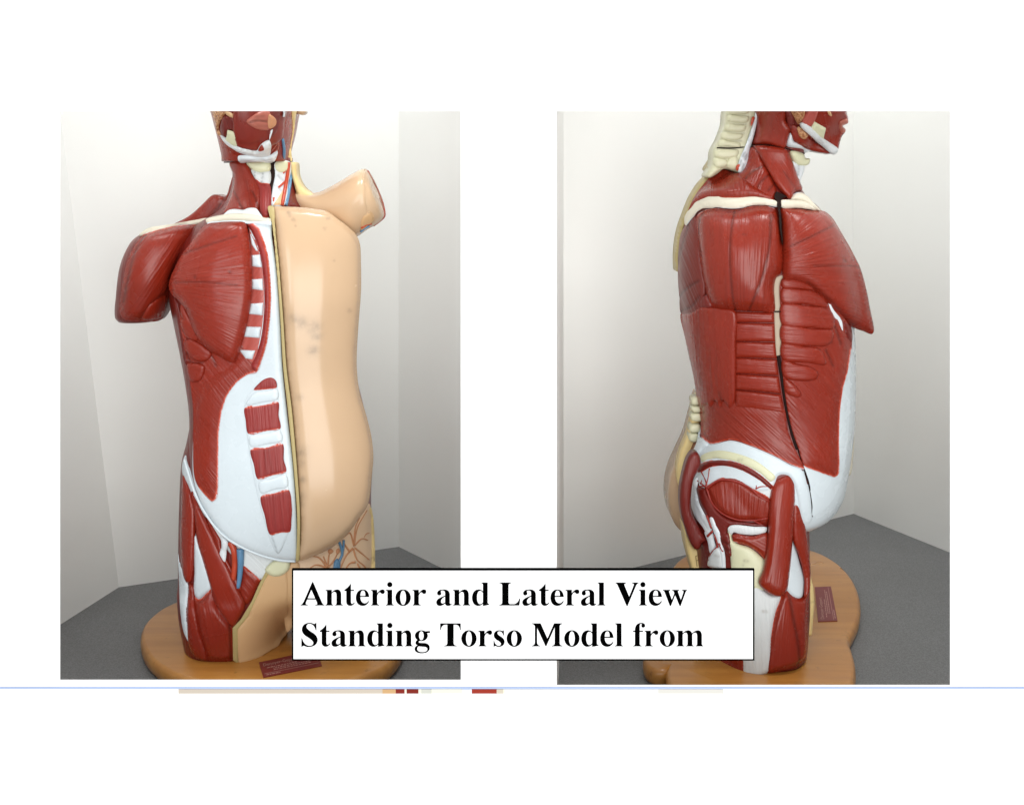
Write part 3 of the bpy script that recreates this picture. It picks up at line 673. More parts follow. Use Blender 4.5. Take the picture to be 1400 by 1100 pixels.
# cut inner thigh, pubic bone
patch(A, 'thigh_cut', [(325, 858), (340, 840), (352, 815), (362, 793), (370, 780), (392, 774), (394, 800), (393, 862), (380, 882), (352, 899), (326, 907), (324, 880)], M['skincut'], T=2, w=2, base=LB, off=8, skirt=.06, iters=30, sharp=True)
patch(A, 'thigh_cut_edge', [(318.5, 857), (330, 845), (345, 820), (356, 795), (364, 780), (371, 780), (362, 794), (352, 816), (340, 841), (325.5, 859), (326, 906), (319, 901)], M['rim'], T=2, w=2, base=LB, off=6.5, skirt=.05, iters=12, sharp=True)
patch(A, 'pubic_bone', [(363, 778), (372, 767), (384, 762), (396, 763), (396, 776), (386, 785), (372, 786)], M['bone'], T=5, w=6, base=LB, off=10, skirt=.04)
patch(A, 'inner_thigh', [(393, 771), (408, 768), (408, 800), (405, 845), (393, 863)], M['skincut'], T=3, w=4, base=('legs', 'trunk'), off=5, skirt=.05, iters=20)
# cut hip with branching vessels
patch(A, 'hip_cut', [(404, 762), (430, 756), (452, 746), (472, 730), (490, 706), (504, 688), (507, 720), (507, 790), (505, 840), (440, 850), (404, 800)], M['hipcut'], T=2, w=3, base=LB, off=2, skirt=.04, key='hip')
HP = ('hip', 'legs')
patch(A, 'skin_rim', [(502, 692), (506, 693), (509.5, 705), (511.5, 735), (513, 780), (512, 845), (504, 845), (504.5, 780), (505.5, 740), (504, 712)], M['fat'], T=4, w=3, base=LB, off=3, skirt=.05)
for q in ([(484, 746), (478, 728), (470, 735)], [(484, 746), (486, 720), (492, 707)], [(484, 746), (495, 736), (503, 738)], [(484, 744), (489, 720), (502, 697)], [(484, 748), (494, 756), (505, 765)], [(483, 749), (474, 758), (466, 775), (460, 790)],
          [(478, 754), (470, 742), (466, 735)], [(483, 750), (488, 765), (500, 776), (503, 800)], [(448, 776), (436, 762), (428, 760)], [(448, 776), (442, 760)], [(448, 776), (450, 758), (453, 750)], [(448, 776), (432, 772), (424, 776)],
          [(486, 768), (478, 770), (470, 782)], [(488, 770), (496, 784), (500, 800)], [(496, 736), (500, 730), (505, 728)], [(447, 777), (455, 768), (461, 757)]):
    tube(A, 'vessel_branch', q, 1.4, M['brown'], base=HP, off=.5, taper=.5, seg=6)
patch(A, 'lymph_node', [(448, 752), (453, 750), (456, 753), (452, 757), (449, 756)], M['brown'], T=2, w=2, base=HP, off=.5, sp=1.5)
patch(A, 'lymph_node', [(459, 752), (463, 749), (465, 753), (461, 758)], M['brown'], T=2, w=2, base=HP, off=.5, sp=1.5)
tube(A, 'vein', [(463.5, 740), (467, 750), (468, 757), (464, 767), (461, 785)], 1.8, M['vein'], base=HP, off=2)
tube(A, 'vein', [(470, 738), (469.5, 748), (468, 756)], 1.6, M['vein'], base=HP, off=2)
patch(A, 'vein', [(457, 767), (461, 763), (465, 767), (464, 785), (464, 800), (457, 800)], M['vein'], T=4, w=3, base=HP, off=2, sp=2)

wooden_base(A, [(199, 868), (203, 852), (220, 835), (245, 822), (290, 806), (350, 795), (420, 793), (480, 802), (525, 822), (545, 848), (546, 872), (541, 890), (524, 908), (498, 920), (462, 931), (420, 938), (370, 940), (320, 936), (275, 928), (240, 916), (214, 899), (203, 884)])
plaque(A, [(354, 906), (433, 889), (440, 910.5), (360, 926.5)])
# ------------------------------------------------------------------ right hand torso, turned side-on
root = empty('torso_model', on_plane_z(1035, 868, ZT))
tag(root, 'anatomical torso model turned side-on with its red muscled flank, shoulder and hip towards the viewer', 'anatomical model')
B = View(root)
loft(B, 'trunk', [(200, 1022, 1100, .285, .40), (228, 1014, 1092, .283, .41), (250, 985, 1090, .272, .43), (268, 954, 1098, .258, .46), (284, 942, 1115, .245, .48), (310, 934, 1132, .228, .5), (340, 929, 1144, .218, .5),
    (380, 930, 1153, .212, .5), (420, 935, 1158, .21, .5), (460, 941, 1161, .212, .5), (500, 948, 1162, .216, .5), (540, 956, 1162, .22, .495), (570, 959, 1161, .22, .49), (600, 954, 1158, .215, .49), (640, 944, 1152, .212, .49),
    (670, 938, 1145, .214, .49), (690, 940, 1132, .22, .48), (703, 950, 1114, .24, .46), (710, 985, 1090, .27, .42)], M['deep'], 'trunk')
whiten = [o for o in root.children if o.name.startswith('trunk')][0].data; whiten.materials.append(M['white'])
for pg in whiten.polygons:
    c = whiten.vertices[pg.vertices[0]].co; k = (D + c.y) / D; px, py = 700 + c.x / k * 1000, YH - c.z / k * 1000
    if px > 1098 and py > 446 or py > 660 and px > 1050: pg.material_index = 1
pz2 = 250 + 758 / ((1.5 + .31) / 1.5)
loft(B, 'legs', [(590, 956, 1100, .25, .47), (620, 944, 1104, .235, .475), (660, 937, 1104, .222, .475), (700, 938, 1100, .218, .47), (740, 944, 1100, .216, .46), (780, 952, 1101, .212, .44), (820, 962, 1101, .206, .43), (850, 970, 1099, .202, .42), (pz2, 976, 1096, .198, .415)], M['deep'], 'legs', e=2.4)
BT, BL, BB = ('trunk',), ('legs',), ('trunk', 'legs')

# far side: strips of skin left on the back, and the far half's skin edge
patch(B, 'skin_rim', [(977, 215), (972, 222), (967, 232), (973, 236), (966, 243), (958, 252), (947, 270), (938, 292), (931, 312), (927, 332), (925.5, 352), (927, 372), (929, 372), (929, 350), (931, 330), (935, 312), (942, 294), (951, 274), (962, 257), (975, 244), (980, 225)], M['rim'], T=3, w=3, depth=.36, full=.05, skirt=0)
patch(B, 'chest_plate_edge', [(1160, 440), (1167, 445), (1168.5, 480), (1168.5, 560), (1167, 620), (1162, 650), (1156, 650), (1158, 560), (1158, 480)], M['cream'], T=3, w=3, depth=.36, full=.06)
patch(B, 'buttock_skin', [(956, 540), (948, 570), (940, 598), (930, 620), (919, 645), (914, 670), (915, 695), (922, 715), (934, 728), (945, 735), (950, 690), (952, 640), (958, 590)], M['skin'], T=14, w=14, depth=.40, full=.06)
patch(B, 'skin_rim', [(957, 540), (950, 545), (946, 572), (940, 596), (931, 618), (926, 640), (927, 660), (931, 668), (936, 645), (944, 622), (952, 604)], M['fat'], T=4, w=4, depth=.37, full=.03)
for q in ([(947, 545), (955, 543), (957, 552), (947, 553)], [(946, 557), (956, 556), (960, 562), (948, 563)], [(946, 567), (958, 566), (959, 575), (946, 574)], [(945, 582), (957, 581), (956, 590), (944, 590)], [(944, 594), (955, 594), (952, 604), (943, 602)]):
    patch(B, 'vertebra', q, M['spine'], T=2, w=5, depth=.352, full=.03, sp=2)

# back
patch(B, 'back_muscle', [(944, 300), (952, 294), (957, 320), (960, 355), (966, 395), (960, 425), (958, 432), (933, 432), (929, 405), (927, 375), (928, 345), (932, 318)], M['backshade_red'], T=5, w=7, base=BT, off=2, fib=('dir', 68), skirt=.04,
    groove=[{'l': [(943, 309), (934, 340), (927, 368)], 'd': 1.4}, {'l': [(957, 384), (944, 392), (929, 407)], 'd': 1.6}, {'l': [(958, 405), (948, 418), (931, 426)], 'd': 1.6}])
patch(B, 'latissimus_muscle', [(931, 428), (945, 427), (958, 420), (985, 421), (1005, 425), (1006, 470), (1006, 520), (1004, 550), (998, 558), (989, 547), (985, 559), (978, 547), (973, 557), (966, 552), (960, 560), (955, 548), (948, 510), (938, 465)], M['red'], T=5, w=4, base=BT, off=4, fib=('dir', 86), skirt=.03, groove=[{'l': [(957, 424), (957, 470), (962, 530)], 'd': .4, 'w': 2.5}, {'l': [(988, 548), (985, 535)], 'd': .8}])
# rear flank
patch(B, 'external_oblique', [(958, 556), (966, 550), (1005, 548), (1040, 553), (1071, 558), (1076, 585), (1086, 612), (1099, 641), (1080, 634), (1060, 623), (1030, 610), (1000, 601), (972, 607), (960, 598), (959, 575)], M['red'], T=2, w=14, base=BT, off=3, fib=('dir', 42), skirt=.03,
    fade=(3.5, [[(1100, 642), (1080, 635), (1060, 624), (1030, 611), (1000, 602), (972, 608), (960, 599)]]))
YB = [426, 441, 467, 489, 511, 533, 557]
for i in range(6):
    a, b = YB[i], YB[i + 1]; xr = [1058, 1059, 1060, 1062, 1064.5, 1068, 1073]; sl = [0, 0, 0, 1, 2, 5, 8]
    patch(B, 'rib_muscle', [(1005, a), (1030, a + .5 + sl[i] * .3), (xr[i], a + 1 + sl[i]), (xr[i + 1], b + sl[i + 1]), (1030, b - .5 + sl[i + 1] * .3), (1005, b - .5)], M['red'], T=4, w=5, base=BT, off=1.5, fib=('dir', 3 + i), skirt=.03, sharp=True, sp=2.2)
# slot between the front and rear halves
patch(B, 'inner_wall', [(1058, 380), (1070, 376), (1069, 440), (1068, 484), (1061, 488), (1059, 440)], M['inner'], T=1, w=2, base=BT, off=0, sharp=True, skirt=0)
tube(B, 'pin', [(1059, 426), (1068, 426)], .9, M['dark'], base=BT, off=5)
# front flank: finger-like slips over the ribs
patch(B, 'external_oblique', [(1069, 381), (1090, 381), (1112, 390), (1130, 405), (1145, 425), (1157, 440), (1163, 455), (1163, 480), (1158, 508), (1152, 530), (1148, 560), (1146.5, 600), (1147, 630), (1146, 648), (1140, 652), (1128, 648), (1114, 643), (1100, 637), (1091, 612), (1082, 585), (1074, 545), (1069, 500), (1068, 440)], M['red'], T=2, w=14, base=BT, off=4.2, fib=('dir', 50), skirt=.03,
    fade=(3.6, [[(1163, 478), (1159, 508), (1153, 530), (1149, 560), (1147.5, 600), (1148, 632), (1146, 650), (1140, 653), (1128, 649), (1114, 644), (1099, 638)]]), key='fobl',
    groove=[[(1140, 445), (1148, 470)], [(1128, 478), (1138, 500)], {'l': [(1132, 452), (1136, 468)], 'd': 1}])
FB = ('fobl', 'trunk')
for q in ([(1069, 382), (1090, 381), (1108, 388), (1113, 396), (1090, 395), (1069, 393)], [(1069, 394), (1092, 395), (1116, 399), (1131, 411), (1131, 420), (1100, 416), (1069, 414)], [(1069, 415), (1100, 417), (1132, 422), (1140, 432), (1139, 449), (1110, 448), (1069, 443)],
          [(1069, 444), (1110, 449), (1138, 451), (1139, 462), (1132, 472), (1110, 473), (1069, 468)], [(1069, 469), (1100, 473), (1119, 476), (1127, 486), (1129, 498), (1105, 496), (1070, 491)], [(1070, 492), (1090, 497), (1112, 503), (1119, 511), (1116, 518), (1096, 521), (1072, 515)],
          [(1072, 517), (1086, 525), (1096, 540), (1092, 543), (1075, 537)]):
    patch(B, 'rib_muscle', q, M['red'], T=4, w=6, base=FB, off=.5, fib=('dir', 5), skirt=.03, sp=2.2)
for q in ([(1132, 410), (1140, 424), (1149, 436), (1143, 436), (1136, 425)], [(1141, 430), (1150, 437), (1152, 452), (1146, 440)]):
    patch(B, 'rib', q, M['nerve'], T=2, w=3, base=FB, off=1, sp=2)
patch(B, 'chest_edge_muscle', [(1152, 440), (1163, 447), (1164, 468), (1158, 462), (1154, 450)], M['deep'], T=3, w=4, base=FB, off=1, skirt=.03)
# white sheet at the front of the belly and over the hip
patch(B, 'aponeurosis', [(1160, 474), (1161, 500), (1161, 560), (1158, 600), (1153, 640), (1146, 666), (1137, 684), (1126, 696), (1111, 705), (1110.5, 690), (1106, 664), (1098, 636), (1110, 640), (1128, 643), (1140, 646), (1143, 640), (1144, 600), (1145, 560), (1149, 530), (1156, 500)], M['white'], T=.5, w=3, base=BT, off=2.2, skirt=.04, iters=2, key='fapo')
patch(B, 'hip_fascia', [(960, 580), (958, 600), (963, 598), (972, 607), (1000, 602), (1030, 611), (1060, 624), (1080, 635), (1097, 643), (1103, 660), (1108, 690), (1109, 712), (1100, 716), (1094, 700), (1088, 668), (1078, 650), (1064, 650), (1056, 668), (1040, 672), (1000, 660), (975, 668), (957, 660), (948, 690), (938, 660), (936, 640), (944, 622), (952, 606), (956, 590)], M['white'], T=2.5, w=4, base=BB, off=1, skirt=.03, key='hf', iters=6)
patch(B, 'hip_fascia', [(956, 582), (958, 598), (963, 600), (970, 608), (962, 616), (956, 626), (950, 618), (954, 600)], M['white'], T=5, w=4, base=BB, off=3, skirt=.03)
HFB = ('hf', 'trunk', 'legs')
patch(B, 'iliac_crest', [(958, 624), (968, 618), (984, 615.5), (1005, 619), (1030, 628), (1048, 640), (1060, 652), (1054, 658), (1040, 647), (1022, 637), (1000, 629), (975, 627), (960, 631)], M['bone'], T=1., w=6, base=HFB, off=.5, skirt=.01, sp=2, smudge=[(1010, 628, 2.2), (1014, 628.5, 2.2)])
tube(B, 'plate_seam', [(1076, 570), (1088, 605), (1099, 640), (1106, 662), (1110, 690), (1110.5, 706)], 1.1, M['dark'], base=('fapo', 'fobl', 'trunk'), off=-.2)
tube(B, 'plate_seam', [(1064, 486), (1068, 510), (1074, 550), (1082, 588), (1090, 614)], 2.4, M['dark'], base=('fobl', 'trunk'), off=.5, flat=.6)

# upper shoulder ------------------------------------------------------------
patch(B, 'trapezius_muscle', [(984, 230), (992, 232), (1001, 236), (1014, 239), (1019, 243), (1030, 252), (1045, 262), (1058, 270), (1059, 277), (1040, 273), (1020, 271), (998, 272), (972, 272), (955, 279), (946, 290), (940, 304), (936, 310), (941, 290), (950, 270), (962, 252), (974, 238)], M['red'], T=7, w=8, base=BT, off=6, skirt=.05, iters=10, key='trap', fib=('fan', 1000, 60), fade=(3, [[(936, 312), (946, 291), (955, 280), (972, 273), (998, 273), (1020, 272), (1058, 278)]]))
patch(B, 'deltoid_muscle', [(953, 296), (962, 288), (975, 285), (1005, 287), (1030, 282), (1048, 282), (1060, 286), (1066, 302), (1069.5, 335), (1070.5, 362), (1067, 374), (1061, 380), (1058, 395), (1059, 410), (1058, 426), (1040, 426), (1006, 424), (975, 420), (972, 418), (966, 400), (960, 375), (956, 345), (953, 318)], M['red'], T=7, w=8, base=BT, off=3, hs=30, fib=('fan', 1010, 900), skirt=.05, fade=(2, [[(953, 295), (962, 287), (975, 284), (1005, 286), (1030, 281), (1048, 281), (1060, 285)]]), iters=8, dome=26,
    groove=[{'l': [(1005, 288), (1001, 340), (1003, 390), (1006, 424)], 'd': 1.4, 'w': 1.4}, {'l': [(1053, 298), (1051, 335), (1041, 380), (1024, 425)], 'd': 1.8, 'w': 1.6}, {'l': [(963, 288), (957, 320), (960, 350)], 'd': 1.2}, {'l': [(1050, 300), (1056, 296), (1066, 310)], 'd': .7}, {'l': [(1016, 323), (1022, 324)], 'd': .8, 'w': 1}])
patch(B, 'deltoid_cut_face', [(958, 419), (962, 405), (968, 404), (974, 420)], M['deep'], T=3, w=3, base=BT, off=5, fib=('dir', 85))
patch(B, 'shoulder_blade_spine', [(938, 308), (937, 299), (943, 288), (953, 277), (968, 270), (985, 270), (1010, 271), (1030, 269.5), (1047, 272), (1061, 276), (1062, 282.5), (1045, 281), (1030, 281), (1006, 286), (985, 285), (970, 284), (959, 288), (950, 297), (942, 308)], M['cream'], T=2.5, w=6, base=BT, off=14, skirt=.05, iters=12,
    fade=(3, [[(942, 309), (950, 298), (959, 289), (970, 285), (1006, 287), (1030, 282), (1062, 283)]]))
patch(B, 'clavicle', [(1066, 275.5), (1080, 274), (1092, 275), (1102, 278), (1112, 283), (1122, 288), (1108, 287), (1086, 285), (1067, 284)], M['cream'], T=2.5, w=5, base=BT, off=14, skirt=.05, iters=10)
patch(B, 'breastbone_edge', [(1078, 272), (1084, 266), (1094, 263), (1104, 268), (1112, 277), (1122, 288), (1108, 282), (1095, 276), (1082, 275)], M['cream'], T=5, w=4, depth=.262, full=.03, fade=(4, [[(1078, 272), (1084, 265), (1094, 262)]]))
patch(B, 'joint_gap_shade', [(1060, 263), (1066, 266), (1074, 270), (1068, 275), (1067, 300), (1069, 335), (1066, 320), (1063, 290), (1061, 278), (1058, 270)], M['dark'], T=1, w=2, base=BT, off=14, skirt=.04)  # raised near-black patch standing in for the unlit gap
patch(B, 'pectoral_muscle', [(1068, 285), (1086, 285.5), (1106, 287.5), (1123, 288), (1135, 296), (1150, 319), (1164, 343), (1175, 365), (1183, 392), (1189, 422), (1194, 453), (1191, 456.5), (1181, 453), (1167, 448), (1156, 441), (1147, 431), (1136, 420), (1126, 410), (1114, 399), (1100, 389), (1086, 384), (1072, 381), (1070.5, 345), (1069, 305)], M['red'], T=9, w=10, base=BT, off=6, fib=('fan', 1020, 372), full=.022, iters=30, dome=12, hs=14,
    groove=[{'l': [(1078, 338), (1108, 324), (1142, 307)], 'd': 1.2, 'w': 1.3}, {'l': [(1108, 364), (1140, 365), (1174, 366)], 'd': .9, 'w': 1.2}, {'l': [(1147, 357.5), (1147.5, 358.5)], 'd': 1.6, 'w': 2}, {'l': [(1102, 385), (1130, 408), (1160, 440), (1165, 443)], 'd': .9, 'w': 1.8}])

# neck -----------------------------------------------------------------------
patch(B, 'neck_muscle', [(1024, 203), (1034, 202), (1046, 226), (1056, 246), (1062, 262), (1058, 274), (1044, 270), (1028, 262), (1012, 250), (1008, 238), (1016, 234), (1021, 218)], M['red'], T=6, w=6, base=BT, off=2, fib=('dir', 115), skirt=.03, groove=[[(1044, 228), (1030, 236), (1020, 246)], [(1052, 240), (1040, 250), (1034, 262)], [(1058, 252), (1050, 262)]])
patch(B, 'strap_muscle', [(1031, 200), (1050, 200), (1075, 204), (1080, 214), (1085, 228), (1091, 246), (1095, 262), (1086, 264), (1079, 273), (1067, 262), (1056, 246), (1045, 225), (1036, 208)], M['redsmooth'], T=9, w=8, base=BT, off=7, fib=('dir', 62), skirt=.04, groove=[{'l': [(1070, 236), (1078, 250), (1086, 263)], 'd': .8}], key='scm')
patch(B, 'throat_cartilage', [(1080, 207), (1098, 210), (1101, 216), (1107, 217), (1106, 224), (1098, 227), (1090, 226), (1084, 220)], M['bone'], T=6, w=5, base=BT, off=3, full=.04, iters=12)
patch(B, 'throat_membrane', [(1082, 220), (1090, 224), (1099, 226), (1099, 233), (1095, 244), (1090, 254), (1088, 240)], M['nerve'], T=4, w=4, base=BT, off=3, full=.03, iters=12, groove=[{'l': [(1090, 226), (1090, 240)], 'd': .8}])
# vertebrae of the neck
patch(B, 'spine_core', [(997, 145), (1036, 145), (1032, 165), (1027, 185), (1022, 203), (1021, 222), (1014, 238), (1004, 234), (990, 231), (980, 238), (970, 243), (966, 240), (974, 226), (976, 206), (984, 190), (991, 172)], M['spine'], T=8, w=8, depth=.325, full=.05, key='spine', groove=[{'l': a, 'd': .7, 'w': 1} for a in ([(995, 157), (1024, 159)], [(993, 169), (1020, 170)], [(988, 180), (1017, 182)], [(984, 191), (1014, 193)], [(976, 215), (1008, 217)])])
SP = ('spine',)
for q in ([(997, 148), (1022, 148), (1024, 154), (1010, 157), (996, 155)], [(995, 158), (1012, 158), (1024, 160), (1022, 167), (1005, 168), (994, 165)], [(992, 170), (1008, 170), (1020, 172), (1018, 179), (1000, 180), (990, 177)], [(987, 181), (1003, 182), (1016, 184), (1013, 190), (996, 192), (985, 188)],
          [(983, 192), (1000, 193), (1012, 196), (1012, 202), (995, 200.5), (982, 200)], [(976, 206), (996, 203.5), (1010, 206), (1008, 214), (990, 217), (977, 214)], [(976, 216), (992, 218), (996, 224), (986, 230), (976, 226)], [(995, 218), (1006, 213), (1010, 222), (1006, 232), (994, 229)], [(967, 238), (976, 230), (986, 230), (978, 237), (969, 243)]):
    patch(B, 'vertebra', q, M['spine'], T=3.2, w=5, base=SP, off=.4, sp=2, skirt=.012)
patch(B, 'nerve_plexus', [(1034, 146), (1038, 146), (1034, 170), (1029, 190), (1025, 203), (1022, 220), (1016, 237), (1010, 236), (1008, 230), (1012, 215), (1018, 200), (1024, 184), (1030, 165)], M['nerve'], T=3, w=4, base=SP, off=5, sp=2,
    groove=[{'l': [(1017, 208), (1015, 214)], 'd': 1.8, 'w': 1.7}, {'l': [(1020, 211), (1018, 218)], 'd': 1.8, 'w': 1.6}, {'l': [(1013, 220), (1011, 226)], 'd': 1.8, 'w': 1.6}, {'l': [(1016, 224), (1014, 231)], 'd': 1.6, 'w': 1.4}, {'l': [(1026, 180), (1022, 192)], 'd': 1, 'w': 1.2}])
patch(B, 'small_muscle', [(1028, 160), (1031, 160), (1029, 168), (1026, 173)], M['artery'], T=2, w=2, base=SP, off=6, sp=1.5)
patch(B, 'small_muscle', [(1007, 226), (1011, 224), (1009, 233), (1006, 232)], M['artery'], T=2, w=2, base=SP, off=6, sp=1.5)
# head -------------------------------------------------------------------------
headB = loft(B, 'head', [(50, 1010, 1120, .26, .44), (70, 985, 1148, .22, .46), (100, 985, 1160, .21, .47), (130, 1010, 1158, .215, .46), (152, 1034, 1150, .24, .44), (168, 1036, 1146, .255, .43), (185, 1034, 1132, .27, .42), (196, 1030, 1110, .28, .41), (203, 1028, 1100, .285, .405)], M['deep'], 'head', e=2.2)
HBB = ('head',)
PH = dict(parent=headB)
patch(B, 'face_muscle', [(1090, 140), (1155, 140), (1157, 152), (1159, 161), (1158, 168), (1151, 173), (1155, 180), (1151, 186), (1148, 194), (1146, 203), (1142, 210), (1134, 208), (1122, 196), (1100, 182), (1094, 166)], M['redsmooth'], T=8, w=6, base=HBB, off=4, full=.05, iters=30, key='faceB', fib=('dir', 80), **PH)
FBB = ('faceB', 'head')
patch(B, 'lips', [(1148, 166), (1153, 163), (1158.5, 163), (1159.5, 168), (1152, 172.5), (1156, 177), (1155, 181), (1151, 182), (1147, 174)], M['lips'], T=3, w=4, base=FBB, off=1, sp=1.6, full=.02, **PH)
patch(B, 'chewing_muscle', [(1096, 168), (1106, 150), (1118, 145), (1117, 158), (1108, 174), (1104, 174)], M['pink'], T=4, w=4, base=FBB, off=1, fib=('dir', 115), sp=2, **PH)
patch(B, 'jaw_plate', [(1113, 166), (1129, 175), (1125, 193), (1106, 179)], M['bone'], T=3, w=1.5, base=FBB, off=2.5, sharp=True, sp=2, **PH)
patch(B, 'jaw_bone', [(1094, 168.5), (1099, 166.5), (1110, 174), (1126, 189), (1145.5, 204), (1144, 209), (1139, 211.5), (1130, 205), (1112, 189), (1095, 173)], M['tendon'], T=5, w=3.5, base=FBB, off=3, sp=2, skirt=.02, **PH)
patch(B, 'salivary_gland', [(1079, 145), (1100, 145), (1100, 157), (1097, 165), (1092, 170), (1085, 160)], M['gland'], T=6, w=4, base=FBB, off=2, sp=2, skirt=.02, **PH)
patch(B, 'jaw_floor_muscle', [(1080, 168), (1090, 172), (1110, 190), (1135, 209), (1120, 208), (1104, 204), (1092, 197), (1084, 190)], M['red'], T=4, w=5, base=HBB, off=3, full=.03, iters=10, fib=('dir', 35), **PH)
patch(B, 'salivary_gland', [(1090, 173), (1100, 178), (1105, 183), (1100, 190), (1093, 187)], M['gland'], T=4, w=4, base=HBB, off=7, sp=2, **PH)
patch(B, 'hyoid_bone', [(1082, 180), (1085, 193), (1098, 196), (1104, 201), (1126, 205), (1126, 208), (1108, 206), (1100, 209), (1086, 206), (1075, 202)], M['nerve'], T=3, w=3, base=HBB, off=4, full=.02, iters=10, sp=2, **PH)
patch(B, 'strap_muscle', [(1033, 145), (1074, 145), (1075, 165), (1081, 175), (1077, 190), (1074, 202), (1050, 198), (1026, 198), (1031, 175)], M['redsmooth'], T=9, w=8, base=HBB, off=5, fib=('dir', 98), skirt=.03, key='scmh', **PH)
patch(B, 'neck_side_muscle', [(1073, 145), (1080, 148), (1086, 162), (1082, 178), (1078, 180), (1076, 165)], M['deep'], T=3, w=3, base=HBB, off=5, **PH)
patch(B, 'cheek_strip', [(1131, 150), (1135, 152), (1137, 159), (1133, 157)], M['skincut'], T=2, w=2, base=FBB, off=1, sp=1.6, **PH)
tube(B, 'neck_joint', [(980, 202), (1003, 202.5), (1023, 200.5), (1036, 199), (1056, 199.5), (1075, 203), (1088, 207.5), (1100, 210)], .9, M['dark'], base=('scmh', 'scm', 'spine', 'trunk'), off=1.5, **PH)

# hip and thigh -------------------------------------------------------------------
patch(B, 'hip_hollow', [(952, 648), (965, 640), (1000, 638), (1035, 652), (1056, 668), (1052, 700), (1050, 760), (1044, 800), (1000, 800), (975, 790), (960, 740), (948, 700)], M['deep'], T=1, w=3, base=BL, off=0, skirt=.01, key='hol')
HH = ('hol', 'legs', 'trunk')
patch(B, 'gluteal_muscle', [(954, 636), (968, 629.5), (984, 627.5), (1004, 629.5), (1026, 638), (1046, 652), (1058, 665), (1054, 669), (1036, 656), (1012, 643), (992, 638), (972, 640), (960, 646), (953, 645)], M['deep'], T=5, w=4, base=HH, off=2, fade=(1.5, None), skirt=.02, sp=2)
patch(B, 'hip_bone_surface', [(956, 650), (966, 643), (984, 638), (1010, 643), (1036, 656), (1054, 669), (1053, 682), (1035, 672), (1014, 658), (1000, 654), (984, 656), (968, 668), (958, 666)], M['tendon'], T=1.5, w=3, base=HH, off=1, skirt=.02)
patch(B, 'gluteal_muscle', [(964, 666), (974, 659), (985, 653), (1000, 651), (1014, 655), (1032, 668), (1054, 682), (1052, 716), (1030, 712), (1010, 712), (992, 706), (978, 692), (970, 678)], M['red'], T=6, w=8, base=HH, off=2, fib=('fan', 1010, 900), fade=(2, [[(964, 665), (974, 658), (985, 652), (1000, 650), (1014, 654), (1032, 667), (1054, 681)]]), skirt=.03, key='gmin')
GM = ('gmin',) + HH
patch(B, 'rotator_muscle', [(953, 666), (964, 667), (972, 682), (982, 698), (998, 709), (1030, 714), (1050, 717), (1046, 720), (1010, 718), (997, 722), (995, 738), (998, 756), (988, 744), (978, 724), (965, 702), (957, 686)], M['deep'], T=5, w=6, base=HH, off=2, fib=('dir', 35), skirt=.03)
for q in ([(966, 667), (974, 688), (988, 702), (1008, 710), (1028, 711), (1050, 708)], [(966, 667), (984, 656), (1006, 658), (1026, 667), (1038, 678), (1052, 685)], [(1033, 668), (1040, 665), (1055, 665)], [(964, 666), (968, 655), (970, 640)], [(967, 664), (963, 652), (958, 644)], [(965, 666), (958, 660), (951, 655)], [(958, 662), (960, 656)], [(1034, 668), (1034, 663)], [(1030, 711), (1040, 716), (1048, 719)],
          [(966, 664), (954, 665)]):
    tube(B, 'artery_branch', q, 1.25, M['vessel'], base=GM, off=2.5, seg=6, taper=.7)
patch(B, 'nerve', [(947, 666), (951, 654), (955, 652), (954, 668), (956, 684), (964, 702), (974, 722), (970, 732), (961, 720), (951, 706), (946, 690)], M['nerve'], T=2.6, w=4, base=HH, off=4, skirt=.02, groove=[{'l': [(951, 664), (952, 684), (962, 708), (970, 722)], 'd': .8}])
patch(B, 'nerve', [(964, 726), (973, 724), (977, 738), (979, 750), (972, 756), (968, 740)], M['nerve'], T=2.6, w=4, base=HH, off=4, skirt=.02)
patch(B, 'nerve', [(971, 706), (976, 706), (980, 716), (985, 726), (987, 742), (991, 754), (992, 782), (988, 800), (985, 782), (985, 762), (982, 742), (976, 726)], M['nerve'], T=2.6, w=3, base=HH, off=7, skirt=.02, sp=2)
patch(B, 'sit_bone', [(970, 760), (977, 749), (984, 747), (989, 760), (989, 776), (976, 776), (968, 772)], M['tendon'], T=6, w=6, base=HH, off=5, skirt=.02, sp=2, smudge=[(980, 758, 2), (984, 759, 2)])
for q in ([(966, 704), (970, 714), (973, 722)], [(967, 733), (975, 725)], [(970, 766), (973, 756), (981, 746), (977, 730)], [(983, 742), (988, 754)], [(971, 766), (971, 764)]):
    tube(B, 'artery_branch', q, 1.6, M['vessel'], base=HH, off=8, seg=6)
patch(B, 'rotator_muscle', [(984, 734), (996, 728), (1000, 744), (1000, 760), (994, 756), (988, 746)], M['deep'], T=4, w=4, base=HH, off=5, fib=('dir', 60), groove=[[(985, 736), (998, 744)], [(988, 745), (999, 753)]])
patch(B, 'hip_tendon', [(995, 722), (999, 717.5), (1010, 717), (1030, 719), (1048, 720.5), (1046, 727), (1030, 730), (1012, 729), (1003, 727), (1000, 730)], M['tendon'], T=2, w=4, base=HH, off=6, fib=('dir', 82), sp=2)
patch(B, 'thigh_bone', [(996, 722), (1000, 727), (1004, 740), (1025, 748), (1040, 760), (1052, 775), (1050, 800), (1030, 812), (1004, 812), (1000, 780), (998, 755), (995, 738)], M['bone'], T=5, w=14, base=HH, off=3, skirt=.03, smudge=[(1018, 765.5, 2.2), (1022, 766, 2.2), (1016, 771, 1.6)])
patch(B, 'thigh_root_muscle', [(1001, 731), (1008, 729), (1028, 732), (1049, 728), (1049, 772), (1042, 760), (1030, 749), (1014, 742), (1003, 739)], M['red'], T=4, w=5, base=HH, off=8.5, fade=(2, [[(1049, 773), (1042, 761), (1030, 750), (1014, 743), (1003, 740)]]), fib=('dir', 30))
